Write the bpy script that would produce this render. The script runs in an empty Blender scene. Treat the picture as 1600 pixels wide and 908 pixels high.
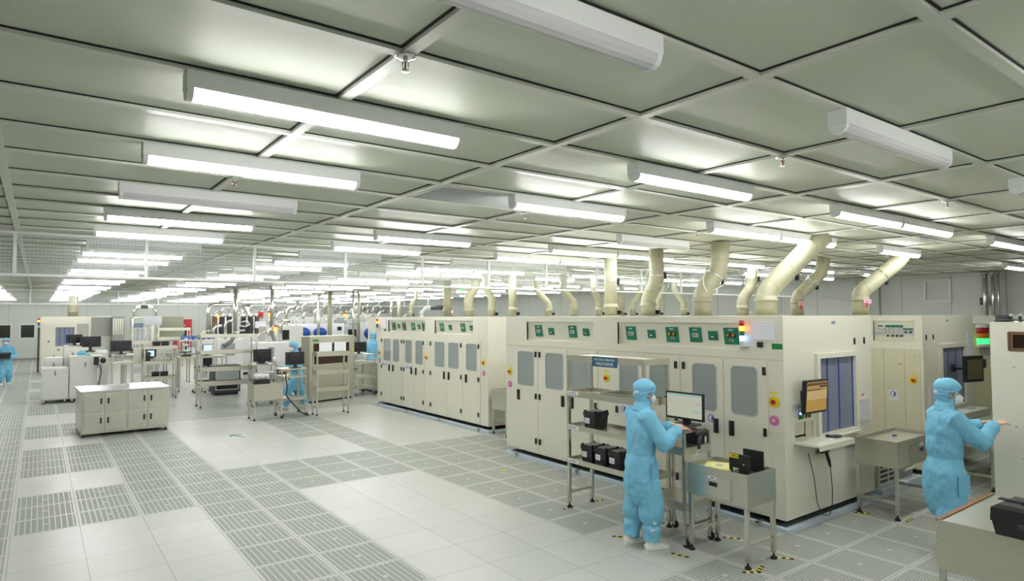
import bpy, bmesh, math, random
from mathutils import Vector, Matrix, noise

random.seed(7)
S = bpy.context.scene
COL = S.collection
WORK = bpy.data.scenes.new('work')      # scratch scene for turning text and skins into meshes; removed at the end
PI = math.pi
CZ = 3.346                      # ceiling height
H = 2.296                       # eye height

# ------------------------------------------------------------------ camera, world, exposure
cd = bpy.data.cameras.new('camera'); cam = bpy.data.objects.new('camera', cd); COL.objects.link(cam)
R = Vector((0.80229, -0.59692, -0.00388)); U = Vector((-0.02094, -0.03463, 0.99918)); D = Vector((0.59656, 0.80155, 0.04028))
M4 = Matrix.Identity(4)
for i in range(3):
    M4[i][0] = R[i]; M4[i][1] = U[i]; M4[i][2] = -D[i]
M4[2][3] = H
cam.matrix_world = M4
cd.sensor_width = 36.0; cd.sensor_fit = 'HORIZONTAL'; cd.lens = 36.0 * 994.43 / 1600.0
cd.clip_start = 0.05; cd.clip_end = 200
S.camera = cam
S.view_settings.view_transform = 'Standard'
S.view_settings.look = 'None'
S.view_settings.gamma = 1.0
S.view_settings.use_curve_mapping = False
S.view_settings.exposure = 0.94
TUBE_POWER = 20.0
W = bpy.data.worlds.new('world'); S.world = W; W.use_nodes = True
W.node_tree.nodes['Background'].inputs[0].default_value = (0.8, 0.85, 0.9, 1)
W.node_tree.nodes['Background'].inputs[1].default_value = 0.05
S.cycles.max_bounces = 7; S.cycles.diffuse_bounces = 4; S.cycles.glossy_bounces = 3
S.cycles.transparent_max_bounces = 12; S.cycles.transmission_bounces = 4
S.cycles.caustics_reflective = False; S.cycles.caustics_refractive = False
S.cycles.sample_clamp_indirect = 4.0

# ------------------------------------------------------------------ materials
def lin(c):
    return tuple(((v / 255) / 12.92 if v <= 10 else (((v / 255) + 0.055) / 1.055) ** 2.4) for v in c)
MATS = {}
def mat(name, rgb, rough=0.5, metal=0.0, bump=0.0, bscale=40, var=0.0, vscale=3.0, emit=None, estr=0.0, spec=0.5, aniso=None):
    m = bpy.data.materials.new(name); m.use_nodes = True
    nt = m.node_tree; b = nt.nodes['Principled BSDF']
    c = lin(rgb) if max(rgb) > 1.0 else rgb
    b.inputs['Base Color'].default_value = (*c, 1)
    b.inputs['Roughness'].default_value = rough; b.inputs['Metallic'].default_value = metal
    b.inputs['Specular IOR Level'].default_value = spec
    tc = nt.nodes.new('ShaderNodeTexCoord')
    if var:
        n = nt.nodes.new('ShaderNodeTexNoise'); n.inputs['Scale'].default_value = vscale; n.inputs['Detail'].default_value = 4
        mp = nt.nodes.new('ShaderNodeMapRange'); mp.inputs[3].default_value = 1 - var; mp.inputs[4].default_value = 1 + var
        mx = nt.nodes.new('ShaderNodeMix'); mx.data_type = 'RGBA'; mx.blend_type = 'MULTIPLY'; mx.inputs[0].default_value = 1
        mx.inputs[6].default_value = (*c, 1)
        nt.links.new(tc.outputs['Object'], n.inputs['Vector']); nt.links.new(n.outputs[0], mp.inputs[0])
        nt.links.new(mp.outputs[0], mx.inputs[7]); nt.links.new(mx.outputs[2], b.inputs['Base Color'])
    if bump:
        n2 = nt.nodes.new('ShaderNodeTexNoise'); n2.inputs['Scale'].default_value = bscale; n2.inputs['Detail'].default_value = 3
        v = tc.outputs['Object']
        if aniso:
            mpp = nt.nodes.new('ShaderNodeMapping'); mpp.inputs['Scale'].default_value = aniso
            nt.links.new(v, mpp.inputs[0]); v = mpp.outputs[0]
        bp = nt.nodes.new('ShaderNodeBump'); bp.inputs['Strength'].default_value = bump; bp.inputs['Distance'].default_value = 0.01
        nt.links.new(v, n2.inputs['Vector']); nt.links.new(n2.outputs[0], bp.inputs['Height']); nt.links.new(bp.outputs[0], b.inputs['Normal'])
    if emit:
        e = lin(emit) if max(emit) > 1.0 else emit
        b.inputs['Emission Color'].default_value = (*e, 1); b.inputs['Emission Strength'].default_value = estr
    MATS[name] = m
    return m
def glassy(name, rgb, opacity, rough=0.08):
    m = bpy.data.materials.new(name); m.use_nodes = True; nt = m.node_tree
    b = nt.nodes['Principled BSDF']; b.inputs['Base Color'].default_value = (*lin(rgb), 1); b.inputs['Roughness'].default_value = rough
    t = nt.nodes.new('ShaderNodeBsdfTransparent'); mx = nt.nodes.new('ShaderNodeMixShader'); mx.inputs[0].default_value = opacity
    nt.links.new(t.outputs[0], mx.inputs[1]); nt.links.new(b.outputs[0], mx.inputs[2])
    nt.links.new(mx.outputs[0], nt.nodes['Material Output'].inputs[0])
    return m

CREAM = mat('cream_paint', (225, 222, 206), 0.38, var=0.02, vscale=1.5)
CREAM2 = mat('cream_paint_grey', (208, 204, 180), 0.42, var=0.02)
DUCT = mat('duct_plastic', (158, 156, 132), 0.45, var=0.03, vscale=4)
STEEL = mat('stainless_steel', (208, 206, 196), 0.26, 0.9, bump=0.05, bscale=60, var=0.05, vscale=6, aniso=(1, 1, 12))
STEELM = mat('brushed_steel_sheet', (204, 201, 187), 0.30, 0.8, var=0.05, vscale=3)
CHROME = mat('polished_steel', (225, 225, 222), 0.16, 1.0)
DARK = mat('black_plastic', (30, 30, 32), 0.42, bump=0.04, bscale=200)
DARK2 = mat('dark_grey_plastic', (58, 60, 62), 0.5)
RUBBER = mat('black_rubber', (20, 20, 20), 0.7)
WHITE = mat('white_enamel', (232, 232, 230), 0.4)
OFFW = mat('off_white_enamel', (214, 215, 208), 0.45)
PAPER = mat('paper_sheet', (226, 228, 234), 0.7, var=0.02)
GREY = mat('mid_grey', (140, 142, 138), 0.5)
LGREY = mat('light_grey_interior', (186, 192, 190), 0.5)
GREEN = mat('panel_green', (18, 120, 88), 0.45)
GREEN2 = mat('sign_green', (10, 118, 52), 0.5)
BLUE = mat('machine_blue', (25, 70, 150), 0.45)
NAVY = mat('navy_mark', (52, 56, 150), 0.5)
SIGNB = mat('sign_blue', (20, 84, 118), 0.5)
YELLOW = mat('safety_yellow', (228, 208, 30), 0.5)
RED = mat('signal_red', (190, 24, 40), 0.4)
REDC = mat('hydrant_red', (178, 14, 40), 0.4)
PINK = mat('warning_pink', (214, 128, 186), 0.55)
PINKT = mat('pink_tag', (238, 178, 196), 0.6)
AMBER = mat('amber_lens', (220, 130, 30), 0.3)
AMBERL = mat('amber_lens_lit', (255, 160, 60), 0.3, emit=(255, 130, 40), estr=3.0)
BLUEL = mat('blue_lens_lit', (120, 160, 255), 0.3, emit=(130, 175, 255), estr=3.0)
GREENL = mat('green_lens_lit', (60, 230, 110), 0.3, emit=(40, 240, 90), estr=1.6)
GREENLENS = mat('green_lens', (18, 110, 80), 0.3)
BLUELENS = mat('blue_lens', (30, 70, 160), 0.3)
BROWN = mat('wood_edge', (142, 96, 48), 0.55, var=0.15, vscale=12)
BROWN2 = mat('brown_window_frame', (112, 84, 60), 0.5)
YPAPER = mat('yellow_sheets', (232, 226, 150), 0.6, var=0.04, vscale=14)
CLOTH = mat('blue_coverall_fabric', (122, 186, 216), 0.8, bump=0.4, bscale=16, var=0.05, vscale=8, spec=0.2, aniso=(1, 1, 0.5))
CLOTH2 = mat('blue_hood_fabric', (128, 190, 220), 0.8, bump=0.3, bscale=30, var=0.05, vscale=12, spec=0.2)
SKIN = mat('skin', (214, 168, 144), 0.5, var=0.04, vscale=20, spec=0.35)
MASKW = mat('mask_fabric', (224, 226, 228), 0.85, bump=0.2, bscale=60)
SHOEW = mat('white_shoe', (226, 226, 220), 0.6, bump=0.1, bscale=80)
EYE = mat('dark_eye', (40, 28, 24), 0.3)
PINKEL = mat('grey_hose', (128, 130, 128), 0.55)
SCREENW = mat('lit_screen_white', (70, 70, 66), 0.25, emit=(222, 222, 200), estr=0.30)
SCREENT = mat('lit_screen_teal_bar', (50, 76, 72), 0.25, emit=(150, 215, 205), estr=0.3)
SCREENO = mat('lit_screen_orange', (70, 56, 30), 0.25, emit=(215, 170, 85), estr=0.26)
SCREENO2 = mat('lit_screen_pale_orange', (76, 64, 44), 0.25, emit=(228, 195, 135), estr=0.28)
SCREENB = mat('lit_screen_blue', (190, 220, 240), 0.25, emit=(190, 220, 240), estr=0.35)
SCREENOFF = mat('dark_screen', (22, 23, 26), 0.18)
TUBE = mat('lit_tube_diffuser', (250, 250, 255), 0.4, emit=(0.97, 0.975, 0.965), estr=TUBE_POWER)
TUBEOFF = glassy('clear_tube_cover', (236, 236, 236), 0.75, 0.15)
LAMPH = mat('lamp_housing_white', (236, 237, 236), 0.4)
CEILP = mat('ceiling_panel', (212, 216, 200), 0.5, var=0.03, vscale=1.0, spec=0.3)
CEILB = mat('ceiling_grid_bar', (214, 217, 204), 0.35, 0.1)
GAP = mat('ceiling_gap', (30, 34, 32), 0.8)
WALLM = mat('wall_panel', (196, 199, 192), 0.5, var=0.02, vscale=0.5)
BLACKGAP = mat('dark_gap', (24, 24, 24), 0.8)
PANE = glassy('smoked_window', (176, 184, 182), 0.72, 0.12)
PANE2 = glassy('clear_window', (190, 200, 202), 0.25, 0.05)
PANED = glassy('dark_amber_window', (44, 30, 18), 0.8, 0.1)
STRIP = glassy('blue_strip_curtain', (128, 137, 156), 0.94, 0.2)
STRIPE = mat('blue_strip_edge', (56, 68, 146), 0.4)
TRAYB = mat('pale_blue_tray', (196, 210, 222), 0.45)
TRAYD = mat('tray_grey_liner', (104, 116, 120), 0.45)
BARRIERG = None

# wired smoke-barrier glass: clear with a thin wire grid
def wired():
    m = bpy.data.materials.new('wired_glass'); m.use_nodes = True; nt = m.node_tree
    b = nt.nodes['Principled BSDF']; b.inputs['Base Color'].default_value = (*lin((205, 215, 210)), 1); b.inputs['Roughness'].default_value = 0.1
    t = nt.nodes.new('ShaderNodeBsdfTransparent'); mx = nt.nodes.new('ShaderNodeMixShader')
    tc = nt.nodes.new('ShaderNodeTexCoord'); sp = nt.nodes.new('ShaderNodeSeparateXYZ'); nt.links.new(tc.outputs['Object'], sp.inputs[0])
    def line(o):
        a = nt.nodes.new('ShaderNodeMath'); a.operation = 'MULTIPLY'; a.inputs[1].default_value = 26; nt.links.new(o, a.inputs[0])
        f = nt.nodes.new('ShaderNodeMath'); f.operation = 'FRACT'; nt.links.new(a.outputs[0], f.inputs[0])
        g = nt.nodes.new('ShaderNodeMath'); g.operation = 'LESS_THAN'; g.inputs[1].default_value = 0.1; nt.links.new(f.outputs[0], g.inputs[0])
        return g.outputs[0]
    mm = nt.nodes.new('ShaderNodeMath'); mm.operation = 'MAXIMUM'
    nt.links.new(line(sp.outputs[0]), mm.inputs[0]); nt.links.new(line(sp.outputs[2]), mm.inputs[1])
    mr = nt.nodes.new('ShaderNodeMapRange'); mr.inputs[3].default_value = 0.10; mr.inputs[4].default_value = 0.26
    nt.links.new(mm.outputs[0], mr.inputs[0]); nt.links.new(mr.outputs[0], mx.inputs[0])
    nt.links.new(t.outputs[0], mx.inputs[1]); nt.links.new(b.outputs[0], mx.inputs[2])
    nt.links.new(mx.outputs[0], nt.nodes['Material Output'].inputs[0])
    return m
WIRED = wired()

FX0, FY0, TS = 0.4176, 8.5701, 0.6
def floor_mat(name, grate, tone0=(190, 192, 186)):
    m = bpy.data.materials.new(name); m.use_nodes = True; nt = m.node_tree; N = nt.nodes; L = nt.links
    b = N['Principled BSDF']; b.inputs['Specular IOR Level'].default_value = 0.3
    tc = N.new('ShaderNodeTexCoord'); sp = N.new('ShaderNodeSeparateXYZ'); L.new(tc.outputs['Object'], sp.inputs[0])
    def mth(op, a, v=None):
        n = N.new('ShaderNodeMath'); n.operation = op
        if isinstance(a, (int, float)): n.inputs[0].default_value = a
        else: L.new(a, n.inputs[0])
        if v is not None:
            if isinstance(v, (int, float)): n.inputs[1].default_value = v
            else: L.new(v, n.inputs[1])
        return n.outputs[0]
    def fr(o, off, k=1.0):
        return mth('FRACT', mth('MULTIPLY', mth('DIVIDE', mth('SUBTRACT', o, off - 60.0), TS), k))
    u = fr(sp.outputs[0], FX0); v = fr(sp.outputs[1], FY0)
    du = mth('MINIMUM', u, mth('SUBTRACT', 1.0, u)); dv = mth('MINIMUM', v, mth('SUBTRACT', 1.0, v))
    edge = mth('MINIMUM', du, dv)
    seam = mth('LESS_THAN', edge, 0.006)
    base = N.new('ShaderNodeMix'); base.data_type = 'RGBA'
    nz = N.new('ShaderNodeTexNoise'); nz.inputs['Scale'].default_value = 1.4; nz.inputs['Detail'].default_value = 5
    L.new(tc.outputs['Object'], nz.inputs['Vector'])
    cr = N.new('ShaderNodeMapRange'); cr.inputs[3].default_value = 0.93; cr.inputs[4].default_value = 1.05; L.new(nz.outputs[0], cr.inputs[0])
    # per-tile tone
    fl = N.new('ShaderNodeCombineXYZ')
    L.new(mth('FLOOR', mth('DIVIDE', mth('SUBTRACT', sp.outputs[0], FX0), TS)), fl.inputs[0])
    L.new(mth('FLOOR', mth('DIVIDE', mth('SUBTRACT', sp.outputs[1], FY0), TS)), fl.inputs[1])
    wn = N.new('ShaderNodeTexWhiteNoise'); L.new(fl.outputs[0], wn.inputs['Vector'])
    wr = N.new('ShaderNodeMapRange'); wr.inputs[3].default_value = 0.965; wr.inputs[4].default_value = 1.02; L.new(wn.outputs['Value'], wr.inputs[0])
    tone = mth('MULTIPLY', cr.outputs[0], wr.outputs[0])
    c0 = lin(tone0); dk = lin(tuple(v * 0.77 for v in tone0))
    base.inputs[6].default_value = (*c0, 1); base.inputs[7].default_value = (*dk, 1); L.new(seam, base.inputs[0])
    out = base.outputs[2]
    if grate:
        ins = mth('GREATER_THAN', edge, 0.045)
        bu = fr(sp.outputs[0], FX0, 11.0); bv = fr(sp.outputs[1], FY0, 30.0); bw = fr(sp.outputs[0], FX0, 33.0)
        a1 = mth('GREATER_THAN', bu, 0.20); a2 = mth('GREATER_THAN', bv, 0.34)
        hole = mth('MULTIPLY', mth('MULTIPLY', a1, a2), ins)
        cu = mth('ABSOLUTE', mth('SUBTRACT', u, 0.5)); cv = mth('ABSOLUTE', mth('SUBTRACT', v, 0.5))
        boss = mth('LESS_THAN', mth('MAXIMUM', cu, cv), 0.035)
        hole = mth('MULTIPLY', hole, mth('SUBTRACT', 1.0, boss))
        hx = N.new('ShaderNodeMix'); hx.data_type = 'RGBA'; hx.inputs[7].default_value = (*lin((128, 133, 124)), 1)
        L.new(out, hx.inputs[6]); L.new(hole, hx.inputs[0]); out = hx.outputs[2]
        rr = N.new('ShaderNodeMapRange'); rr.inputs[3].default_value = 0.40; rr.inputs[4].default_value = 0.8; L.new(hole, rr.inputs[0])
        L.new(rr.outputs[0], b.inputs['Roughness'])
    else:
        rr = N.new('ShaderNodeMapRange'); rr.inputs[3].default_value = 0.26; rr.inputs[4].default_value = 0.40; L.new(nz.outputs[0], rr.inputs[0])
        L.new(rr.outputs[0], b.inputs['Roughness'])
    mu = N.new('ShaderNodeMix'); mu.data_type = 'RGBA'; mu.blend_type = 'MULTIPLY'; mu.inputs[0].default_value = 1
    L.new(out, mu.inputs[6]); L.new(tone, mu.inputs[7]); L.new(mu.outputs[2], b.inputs['Base Color'])
    return m
FSOLID = floor_mat('floor_solid_tile', False); FGRATE = floor_mat('floor_grate_tile', True); FSOLID_DIM = floor_mat('floor_solid_tile_dim', False, (162, 166, 158))  # last one: same solid tile, far floor's weaker light painted in as darker colour

# ------------------------------------------------------------------ geometry helpers
class G:
    """collects simple solids into one mesh"""
    def __init__(s):
        s.b = bmesh.new(); s.smooth = False; s.mi = 0
    def face(s, vs, sm=False):
        try:
            f = s.b.faces.new(vs); f.smooth = sm; f.material_index = s.mi; return f
        except ValueError:
            return None
    def box(s, x0, x1, y0, y1, z0, z1, bev=0.0, mtx=None):
        if x1 < x0: x0, x1 = x1, x0
        if y1 < y0: y0, y1 = y1, y0
        if z1 < z0: z0, z1 = z1, z0
        vs = [s.b.verts.new((x, y, z)) for z in (z0, z1) for y in (y0, y1) for x in (x0, x1)]
        fs = [s.face([vs[i] for i in q]) for q in ((0, 2, 3, 1), (4, 5, 7, 6), (0, 1, 5, 4), (2, 6, 7, 3), (0, 4, 6, 2), (1, 3, 7, 5))]
        if bev > 0:
            es = list({e for f in fs for e in f.edges})
            r = bmesh.ops.bevel(s.b, geom=es, offset=min(bev, 0.45 * min(x1 - x0, y1 - y0, z1 - z0)), segments=2, affect='EDGES', profile=0.6)
            vs = list({v for f in r['faces'] for v in f.verts} | {v for v in vs if v.is_valid})
            for f in r['faces']: f.material_index = s.mi
        if mtx is not None:
            for v in vs: v.co = mtx @ v.co
        return s
    def prism(s, poly, a0, a1, axis='z', sm=False):
        """extrude a 2D polygon; axis is the extrusion axis: z:(x,y) y:(x,z) x:(y,z)"""
        def P(p, a):
            return {'z': (p[0], p[1], a), 'y': (p[0], a, p[1]), 'x': (a, p[0], p[1])}[axis]
        A = [s.b.verts.new(P(p, a0)) for p in poly]; B = [s.b.verts.new(P(p, a1)) for p in poly]
        n = len(poly)
        s.face(A[::-1]); s.face(B)
        for i in range(n):
            s.face([A[i], A[(i + 1) % n], B[(i + 1) % n], B[i]], sm)
        return s
    def tube(s, pts, rad, n=12, cap=True, sm=True, ry=None, up=None):
        """tube along points; rad a number or list; ry optional second radius list (ellipse)"""
        pts = [Vector(p) for p in pts]; k = len(pts)
        rs = rad if isinstance(rad, (list, tuple)) else [rad] * k
        r2 = ry if isinstance(ry, (list, tuple)) else ([ry] * k if ry else rs)
        rings = []; ref = None
        for i, p in enumerate(pts):
            t = (pts[min(i + 1, k - 1)] - pts[max(i - 1, 0)])
            t = t.normalized() if t.length > 1e-9 else Vector((0, 0, 1))
            if ref is None:
                ref = Vector(up) if up else (Vector((1, 0, 0)) if abs(t.x) < 0.8 else Vector((0, 1, 0)))
            a = (ref - t * ref.dot(t))
            if a.length < 1e-6: a = t.orthogonal()
            a.normalize(); ref = a; c = t.cross(a)
            rings.append([s.b.verts.new(p + a * (rs[i] * math.cos(2 * PI * j / n)) + c * (r2[i] * math.sin(2 * PI * j / n))) for j in range(n)])
        for i in range(k - 1):
            for j in range(n):
                s.face([rings[i][j], rings[i][(j + 1) % n], rings[i + 1][(j + 1) % n], rings[i + 1][j]], sm)
        if cap:
            s.face(rings[0][::-1]); s.face(rings[-1])
        return s
    def cyl(s, p0, p1, r, n=14, r1=None):
        return s.tube([p0, p1], [r, r if r1 is None else r1], n)
    def lathe(s, prof, c=(0, 0, 0), n=18, sm=True):
        c = Vector(c); rings = []
        for r, z in prof:
            rings.append([s.b.verts.new(c + Vector((max(r, 1e-4) * math.cos(2 * PI * j / n), max(r, 1e-4) * math.sin(2 * PI * j / n), z))) for j in range(n)])
        for i in range(len(prof) - 1):
            for j in range(n):
                s.face([rings[i][j], rings[i][(j + 1) % n], rings[i + 1][(j + 1) % n], rings[i + 1][j]], sm)
        if prof[0] != prof[-1]:
            s.face(rings[0][::-1]); s.face(rings[-1])
        return s
    def ball(s, c, rx, ry=None, rz=None, n=14, m=9, mtx=None):
        ry = rx if ry is None else ry; rz = rx if rz is None else rz
        c = Vector(c); rings = []
        for i in range(m + 1):
            th = PI * i / m; q = max(math.sin(th), 0.02)
            ring = []
            for j in range(n):
                o = Vector((rx * q * math.cos(2 * PI * j / n), ry * q * math.sin(2 * PI * j / n), -rz * math.cos(th)))
                if mtx is not None: o = mtx @ o
                ring.append(s.b.verts.new(c + o))
            rings.append(ring)
        for i in range(m):
            for j in range(n):
                s.face([rings[i][j], rings[i][(j + 1) % n], rings[i + 1][(j + 1) % n], rings[i + 1][j]], True)
        s.face(rings[0][::-1]); s.face(rings[-1]); return s
    def rrect(s, u0, u1, v0, v1, r, a0, a1, axis='x', n=5):
        return s.prism(rr_poly(u0, u1, v0, v1, r, n), a0, a1, axis)
    def ring(s, u0, u1, v0, v1, r, w, a0, a1, axis='x', n=5):
        """rounded frame of width w outside the opening"""
        inn = rr_poly(u0, u1, v0, v1, r, n); out = rr_poly(u0 - w, u1 + w, v0 - w, v1 + w, r + w, n); k = len(inn)
        def P(p, a):
            return {'z': (p[0], p[1], a), 'y': (p[0], a, p[1]), 'x': (a, p[0], p[1])}[axis]
        V = [[s.b.verts.new(P(p, a)) for p in q] for q in (inn, out) for a in (a0, a1)]
        for i in range(k):
            j = (i + 1) % k
            s.face([V[0][i], V[0][j], V[2][j], V[2][i]]); s.face([V[1][i], V[3][i], V[3][j], V[1][j]])
            s.face([V[2][i], V[2][j], V[3][j], V[3][i]]); s.face([V[0][i], V[1][i], V[1][j], V[0][j]])
        return s
    def sheet(s, u0, u1, v0, v1, a0, a1, holes=(), axis='x', fil=0.05):
        """slab with rectangular holes (u,v) and rounded hole corners"""
        def P(u, v, a):
            return {'z': (u, v, a), 'y': (u, a, v), 'x': (a, u, v)}[axis]
        us = sorted({u0, u1, *[h[0] for h in holes], *[h[1] for h in holes]}); vs = sorted({v0, v1, *[h[2] for h in holes], *[h[3] for h in holes]})
        us = [u for u in us if u0 - 1e-6 <= u <= u1 + 1e-6]; vs = [v for v in vs if v0 - 1e-6 <= v <= v1 + 1e-6]
        def inh(u, v): return any(h[0] < u < h[1] and h[2] < v < h[3] for h in holes)
        vd = {}
        def V(i, j, a):
            k = (i, j, a)
            if k not in vd: vd[k] = s.b.verts.new(P(us[i], vs[j], a))
            return vd[k]
        cells = {(i, j) for i in range(len(us) - 1) for j in range(len(vs) - 1) if not inh((us[i] + us[i + 1]) / 2, (vs[j] + vs[j + 1]) / 2)}
        for (i, j) in cells:
            q = [(i, j), (i + 1, j), (i + 1, j + 1), (i, j + 1)]
            s.face([V(*c, a0) for c in q]); s.face([V(*c, a1) for c in q[::-1]])
            for (di, dj, e0, e1) in ((-1, 0, 3, 0), (1, 0, 1, 2), (0, -1, 0, 1), (0, 1, 2, 3)):
                if (i + di, j + dj) not in cells:
                    s.face([V(*q[e0], a0), V(*q[e0], a1), V(*q[e1], a1), V(*q[e1], a0)])
        for h in holes:
            r = min(fil, 0.4 * (h[1] - h[0]))
            if r <= 0: continue
            for (cu, cv, su, sv) in ((h[0], h[2], 1, 1), (h[1], h[2], -1, 1), (h[1], h[3], -1, -1), (h[0], h[3], 1, -1)):
                poly = [(cu, cv)] + [(cu + su * r * (1 - math.sin(t)), cv + sv * r * (1 - math.cos(t))) for t in [PI / 2 * k / 5 for k in range(6)]]
                s.prism(poly, a0, a1, axis)
        return s
    def obj(s, name, material, parent=None, loc=None, rotz=0.0, mods=None):
        bmesh.ops.recalc_face_normals(s.b, faces=s.b.faces[:])
        me = bpy.data.meshes.new(name); s.b.to_mesh(me); s.b.free()
        for m in (material if isinstance(material, (list, tuple)) else [material]): me.materials.append(m)
        o = bpy.data.objects.new(name, me); COL.objects.link(o)
        if parent is not None: o.parent = parent
        if loc is not None: o.location = loc
        o.rotation_euler.z = rotz
        return o
def rr_poly(u0, u1, v0, v1, r, n=5):
    r = min(r, 0.49 * (u1 - u0), 0.49 * (v1 - v0)); out = []
    for (cu, cv, a) in ((u1 - r, v1 - r, 0), (u0 + r, v1 - r, 90), (u0 + r, v0 + r, 180), (u1 - r, v0 + r, 270)):
        for k in range(n + 1):
            t = math.radians(a + 90 * k / n); out.append((cu + r * math.cos(t), cv + r * math.sin(t)))
    return out
def work_graph():
    vl = WORK.view_layers[0]; vl.update()
    dg = vl.depsgraph
    if dg is None:
        with bpy.context.temp_override(scene=WORK, view_layer=vl):
            dg = bpy.context.evaluated_depsgraph_get()
    dg.update()
    return dg
def tag(o, label=None, cat=None, group=None, kind=None):
    if label: o['label'] = label
    if cat: o['category'] = cat
    if group: o['group'] = group
    if kind: o['kind'] = kind
    return o
def thing(name, label, cat, loc=(0, 0, 0), rotz=0.0, group=None):
    o = bpy.data.objects.new(name, None); o.empty_display_size = 0.1; COL.objects.link(o)
    o.location = loc; o.rotation_euler.z = rotz
    return tag(o, label, cat, group)
KIDS = {}
def kids(o):
    return [c for c in o.children]
def dup(o, loc=None, rotz=None, label=None, group=None, parent=None, level=0):
    c = o.copy(); COL.objects.link(c)
    if parent is not None: c.parent = parent
    if loc is not None: c.location = loc
    if rotz is not None: c.rotation_euler.z = rotz
    if label: c['label'] = label
    if group: c['group'] = group
    for k in list(o.children): dup(k, parent=c, level=level + 1)
    return c
def structure(o):
    o['kind'] = 'structure'; return o
def lettering(txt, size, material, parent, loc, rot=(PI / 2, 0, 0), name='lettering', align='CENTER', ext=0.0006):
    cu = bpy.data.curves.new(name, 'FONT'); cu.body = txt; cu.size = size; cu.align_x = align; cu.align_y = 'CENTER'; cu.extrude = ext; cu.resolution_u = 2
    t = bpy.data.objects.new(name, cu); WORK.collection.objects.link(t)
    dgw = work_graph()
    me = bpy.data.meshes.new_from_object(t.evaluated_get(dgw))
    bpy.data.objects.remove(t); bpy.data.curves.remove(cu)
    me.materials.clear(); me.materials.append(material)
    o = bpy.data.objects.new(name, me); COL.objects.link(o); o.parent = parent; o.location = loc; o.rotation_euler = rot
    return o
# rotation that makes text lie on a face looking toward -X (read along -Y)
FACE_NX = (PI / 2, 0, -PI / 2)
FACE_NY = (PI / 2, 0, 0)
ORD = ['first', 'second', 'third', 'fourth', 'fifth', 'sixth', 'seventh', 'eighth', 'ninth', 'tenth', 'eleventh', 'twelfth', 'thirteenth', 'fourteenth', 'fifteenth',
       'sixteenth', 'seventeenth', 'eighteenth', 'nineteenth', 'twentieth', 'twenty-first', 'twenty-second', 'twenty-third', 'twenty-fourth', 'twenty-fifth',
       'twenty-sixth', 'twenty-seventh', 'twenty-eighth', 'twenty-ninth', 'thirtieth', 'thirty-first']

# ------------------------------------------------------------------ room
XL, XR, YN, YF = -6.0, 19.0, -3.0, 44.0
def is_solid(i, k):
    if k < 0:
        return -1 <= i < 2 or (4 <= i < 7 and k >= -8) or (i == 7 and -8 <= k < -6)
    if i in (-1, 0): return k in (3, 4, 9, 10, 14, 15, 16, 21, 22, 27, 28, 33, 34)
    if k < 3: return False
    if 3 <= i < 7 and k < 6: return True
    if 3 <= i < 6 and k < 12: return True
    if 8 <= i < 11 and k < 13: return True
    if k >= 12 and i >= 2: return True
    return False
g = G()
vd = {}
def fv(x, y):
    if (x, y) not in vd: vd[(x, y)] = g.b.verts.new((x, y, 0))
    return vd[(x, y)]
i0, i1 = int((XL - FX0) / TS) - 1, int((XR - FX0) / TS) + 1
k0, k1 = int((YN - FY0) / TS) - 1, int((YF - FY0) / TS) + 1
for i in range(i0, i1):
    for k in range(k0, k1):
        xs = [round(FX0 + TS * (i + a), 4) for a in (0, 1)]; ys = [round(FY0 + TS * (k + a), 4) for a in (0, 1)]
        f = g.b.faces.new([fv(xs[0], ys[0]), fv(xs[1], ys[0]), fv(xs[1], ys[1]), fv(xs[0], ys[1])])
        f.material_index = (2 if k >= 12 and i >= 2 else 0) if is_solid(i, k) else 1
structure(g.obj('floor', [FSOLID, FGRATE, FSOLID_DIM]))

GX = [2.5286 + 1.37263 * i for i in range(-6, 13)]
GY = [1.5703 + 0.68971 * i for i in range(-6, 62)]
g = G()
g.mi = 0; g.box(XL, XR, YN, YF, CZ + 0.012, CZ + 0.06)
for x in GX:
    g.mi = 1; g.box(x - 0.028, x + 0.028, YN, YF, CZ - 0.010, CZ + 0.011)
    g.mi = 2; g.box(x - 0.038, x - 0.029, YN, YF, CZ + 0.006, CZ + 0.0119)
for y in GY:
    g.mi = 1; g.box(XL, XR, y - 0.026, y + 0.026, CZ - 0.009, CZ + 0.0105)
    g.mi = 2; g.box(XL, XR, y - 0.036, y - 0.027, CZ + 0.0065, CZ + 0.0118)
structure(g.obj('ceiling', [CEILP, CEILB, GAP]))

def wall(name, x0, x1, y0, y1, axis):
    g = G(); g.mi = 0; g.box(x0, x1, y0, y1, 0, CZ + 0.01)
    g.mi = 1
    if axis == 'x':                       # face looks to +-Y, seams along z
        yy = y0 if y0 > 10 else y1; s = -1 if y0 > 10 else 1
        x = x0 + 1.18
        while x < x1:
            g.box(x - 0.006, x + 0.006, yy, yy + s * 0.004, 0.1, CZ); x += 1.18
    else:
        xx = x0 if x0 > 10 else x1; s = -1 if x0 > 10 else 1
        y = y0 + 1.18
        while y < y1:
            g.box(xx, xx + s * 0.004, y - 0.006, y + 0.006, 0.1, CZ); y += 1.18
    return structure(g.obj(name, [WALLM, GREY]))
wall('wall_back', XL, XR, YF, YF + 0.1, 'x')
wall('wall_right', XR, XR + 0.1, YN, YF, 'y')
wall('wall_left', XL - 0.1, XL, YN, YF, 'y')
wall('wall_front', XL, XR, YN - 0.1, YN, 'x')
g = G(); g.box(XL, XR, YF - 0.03, YF, 0, 0.1); structure(g.obj('baseboard_back', GREY))
g = G(); g.box(XR - 0.03, XR, YN, YF, 0, 0.1); structure(g.obj('baseboard_right', GREY))
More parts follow.
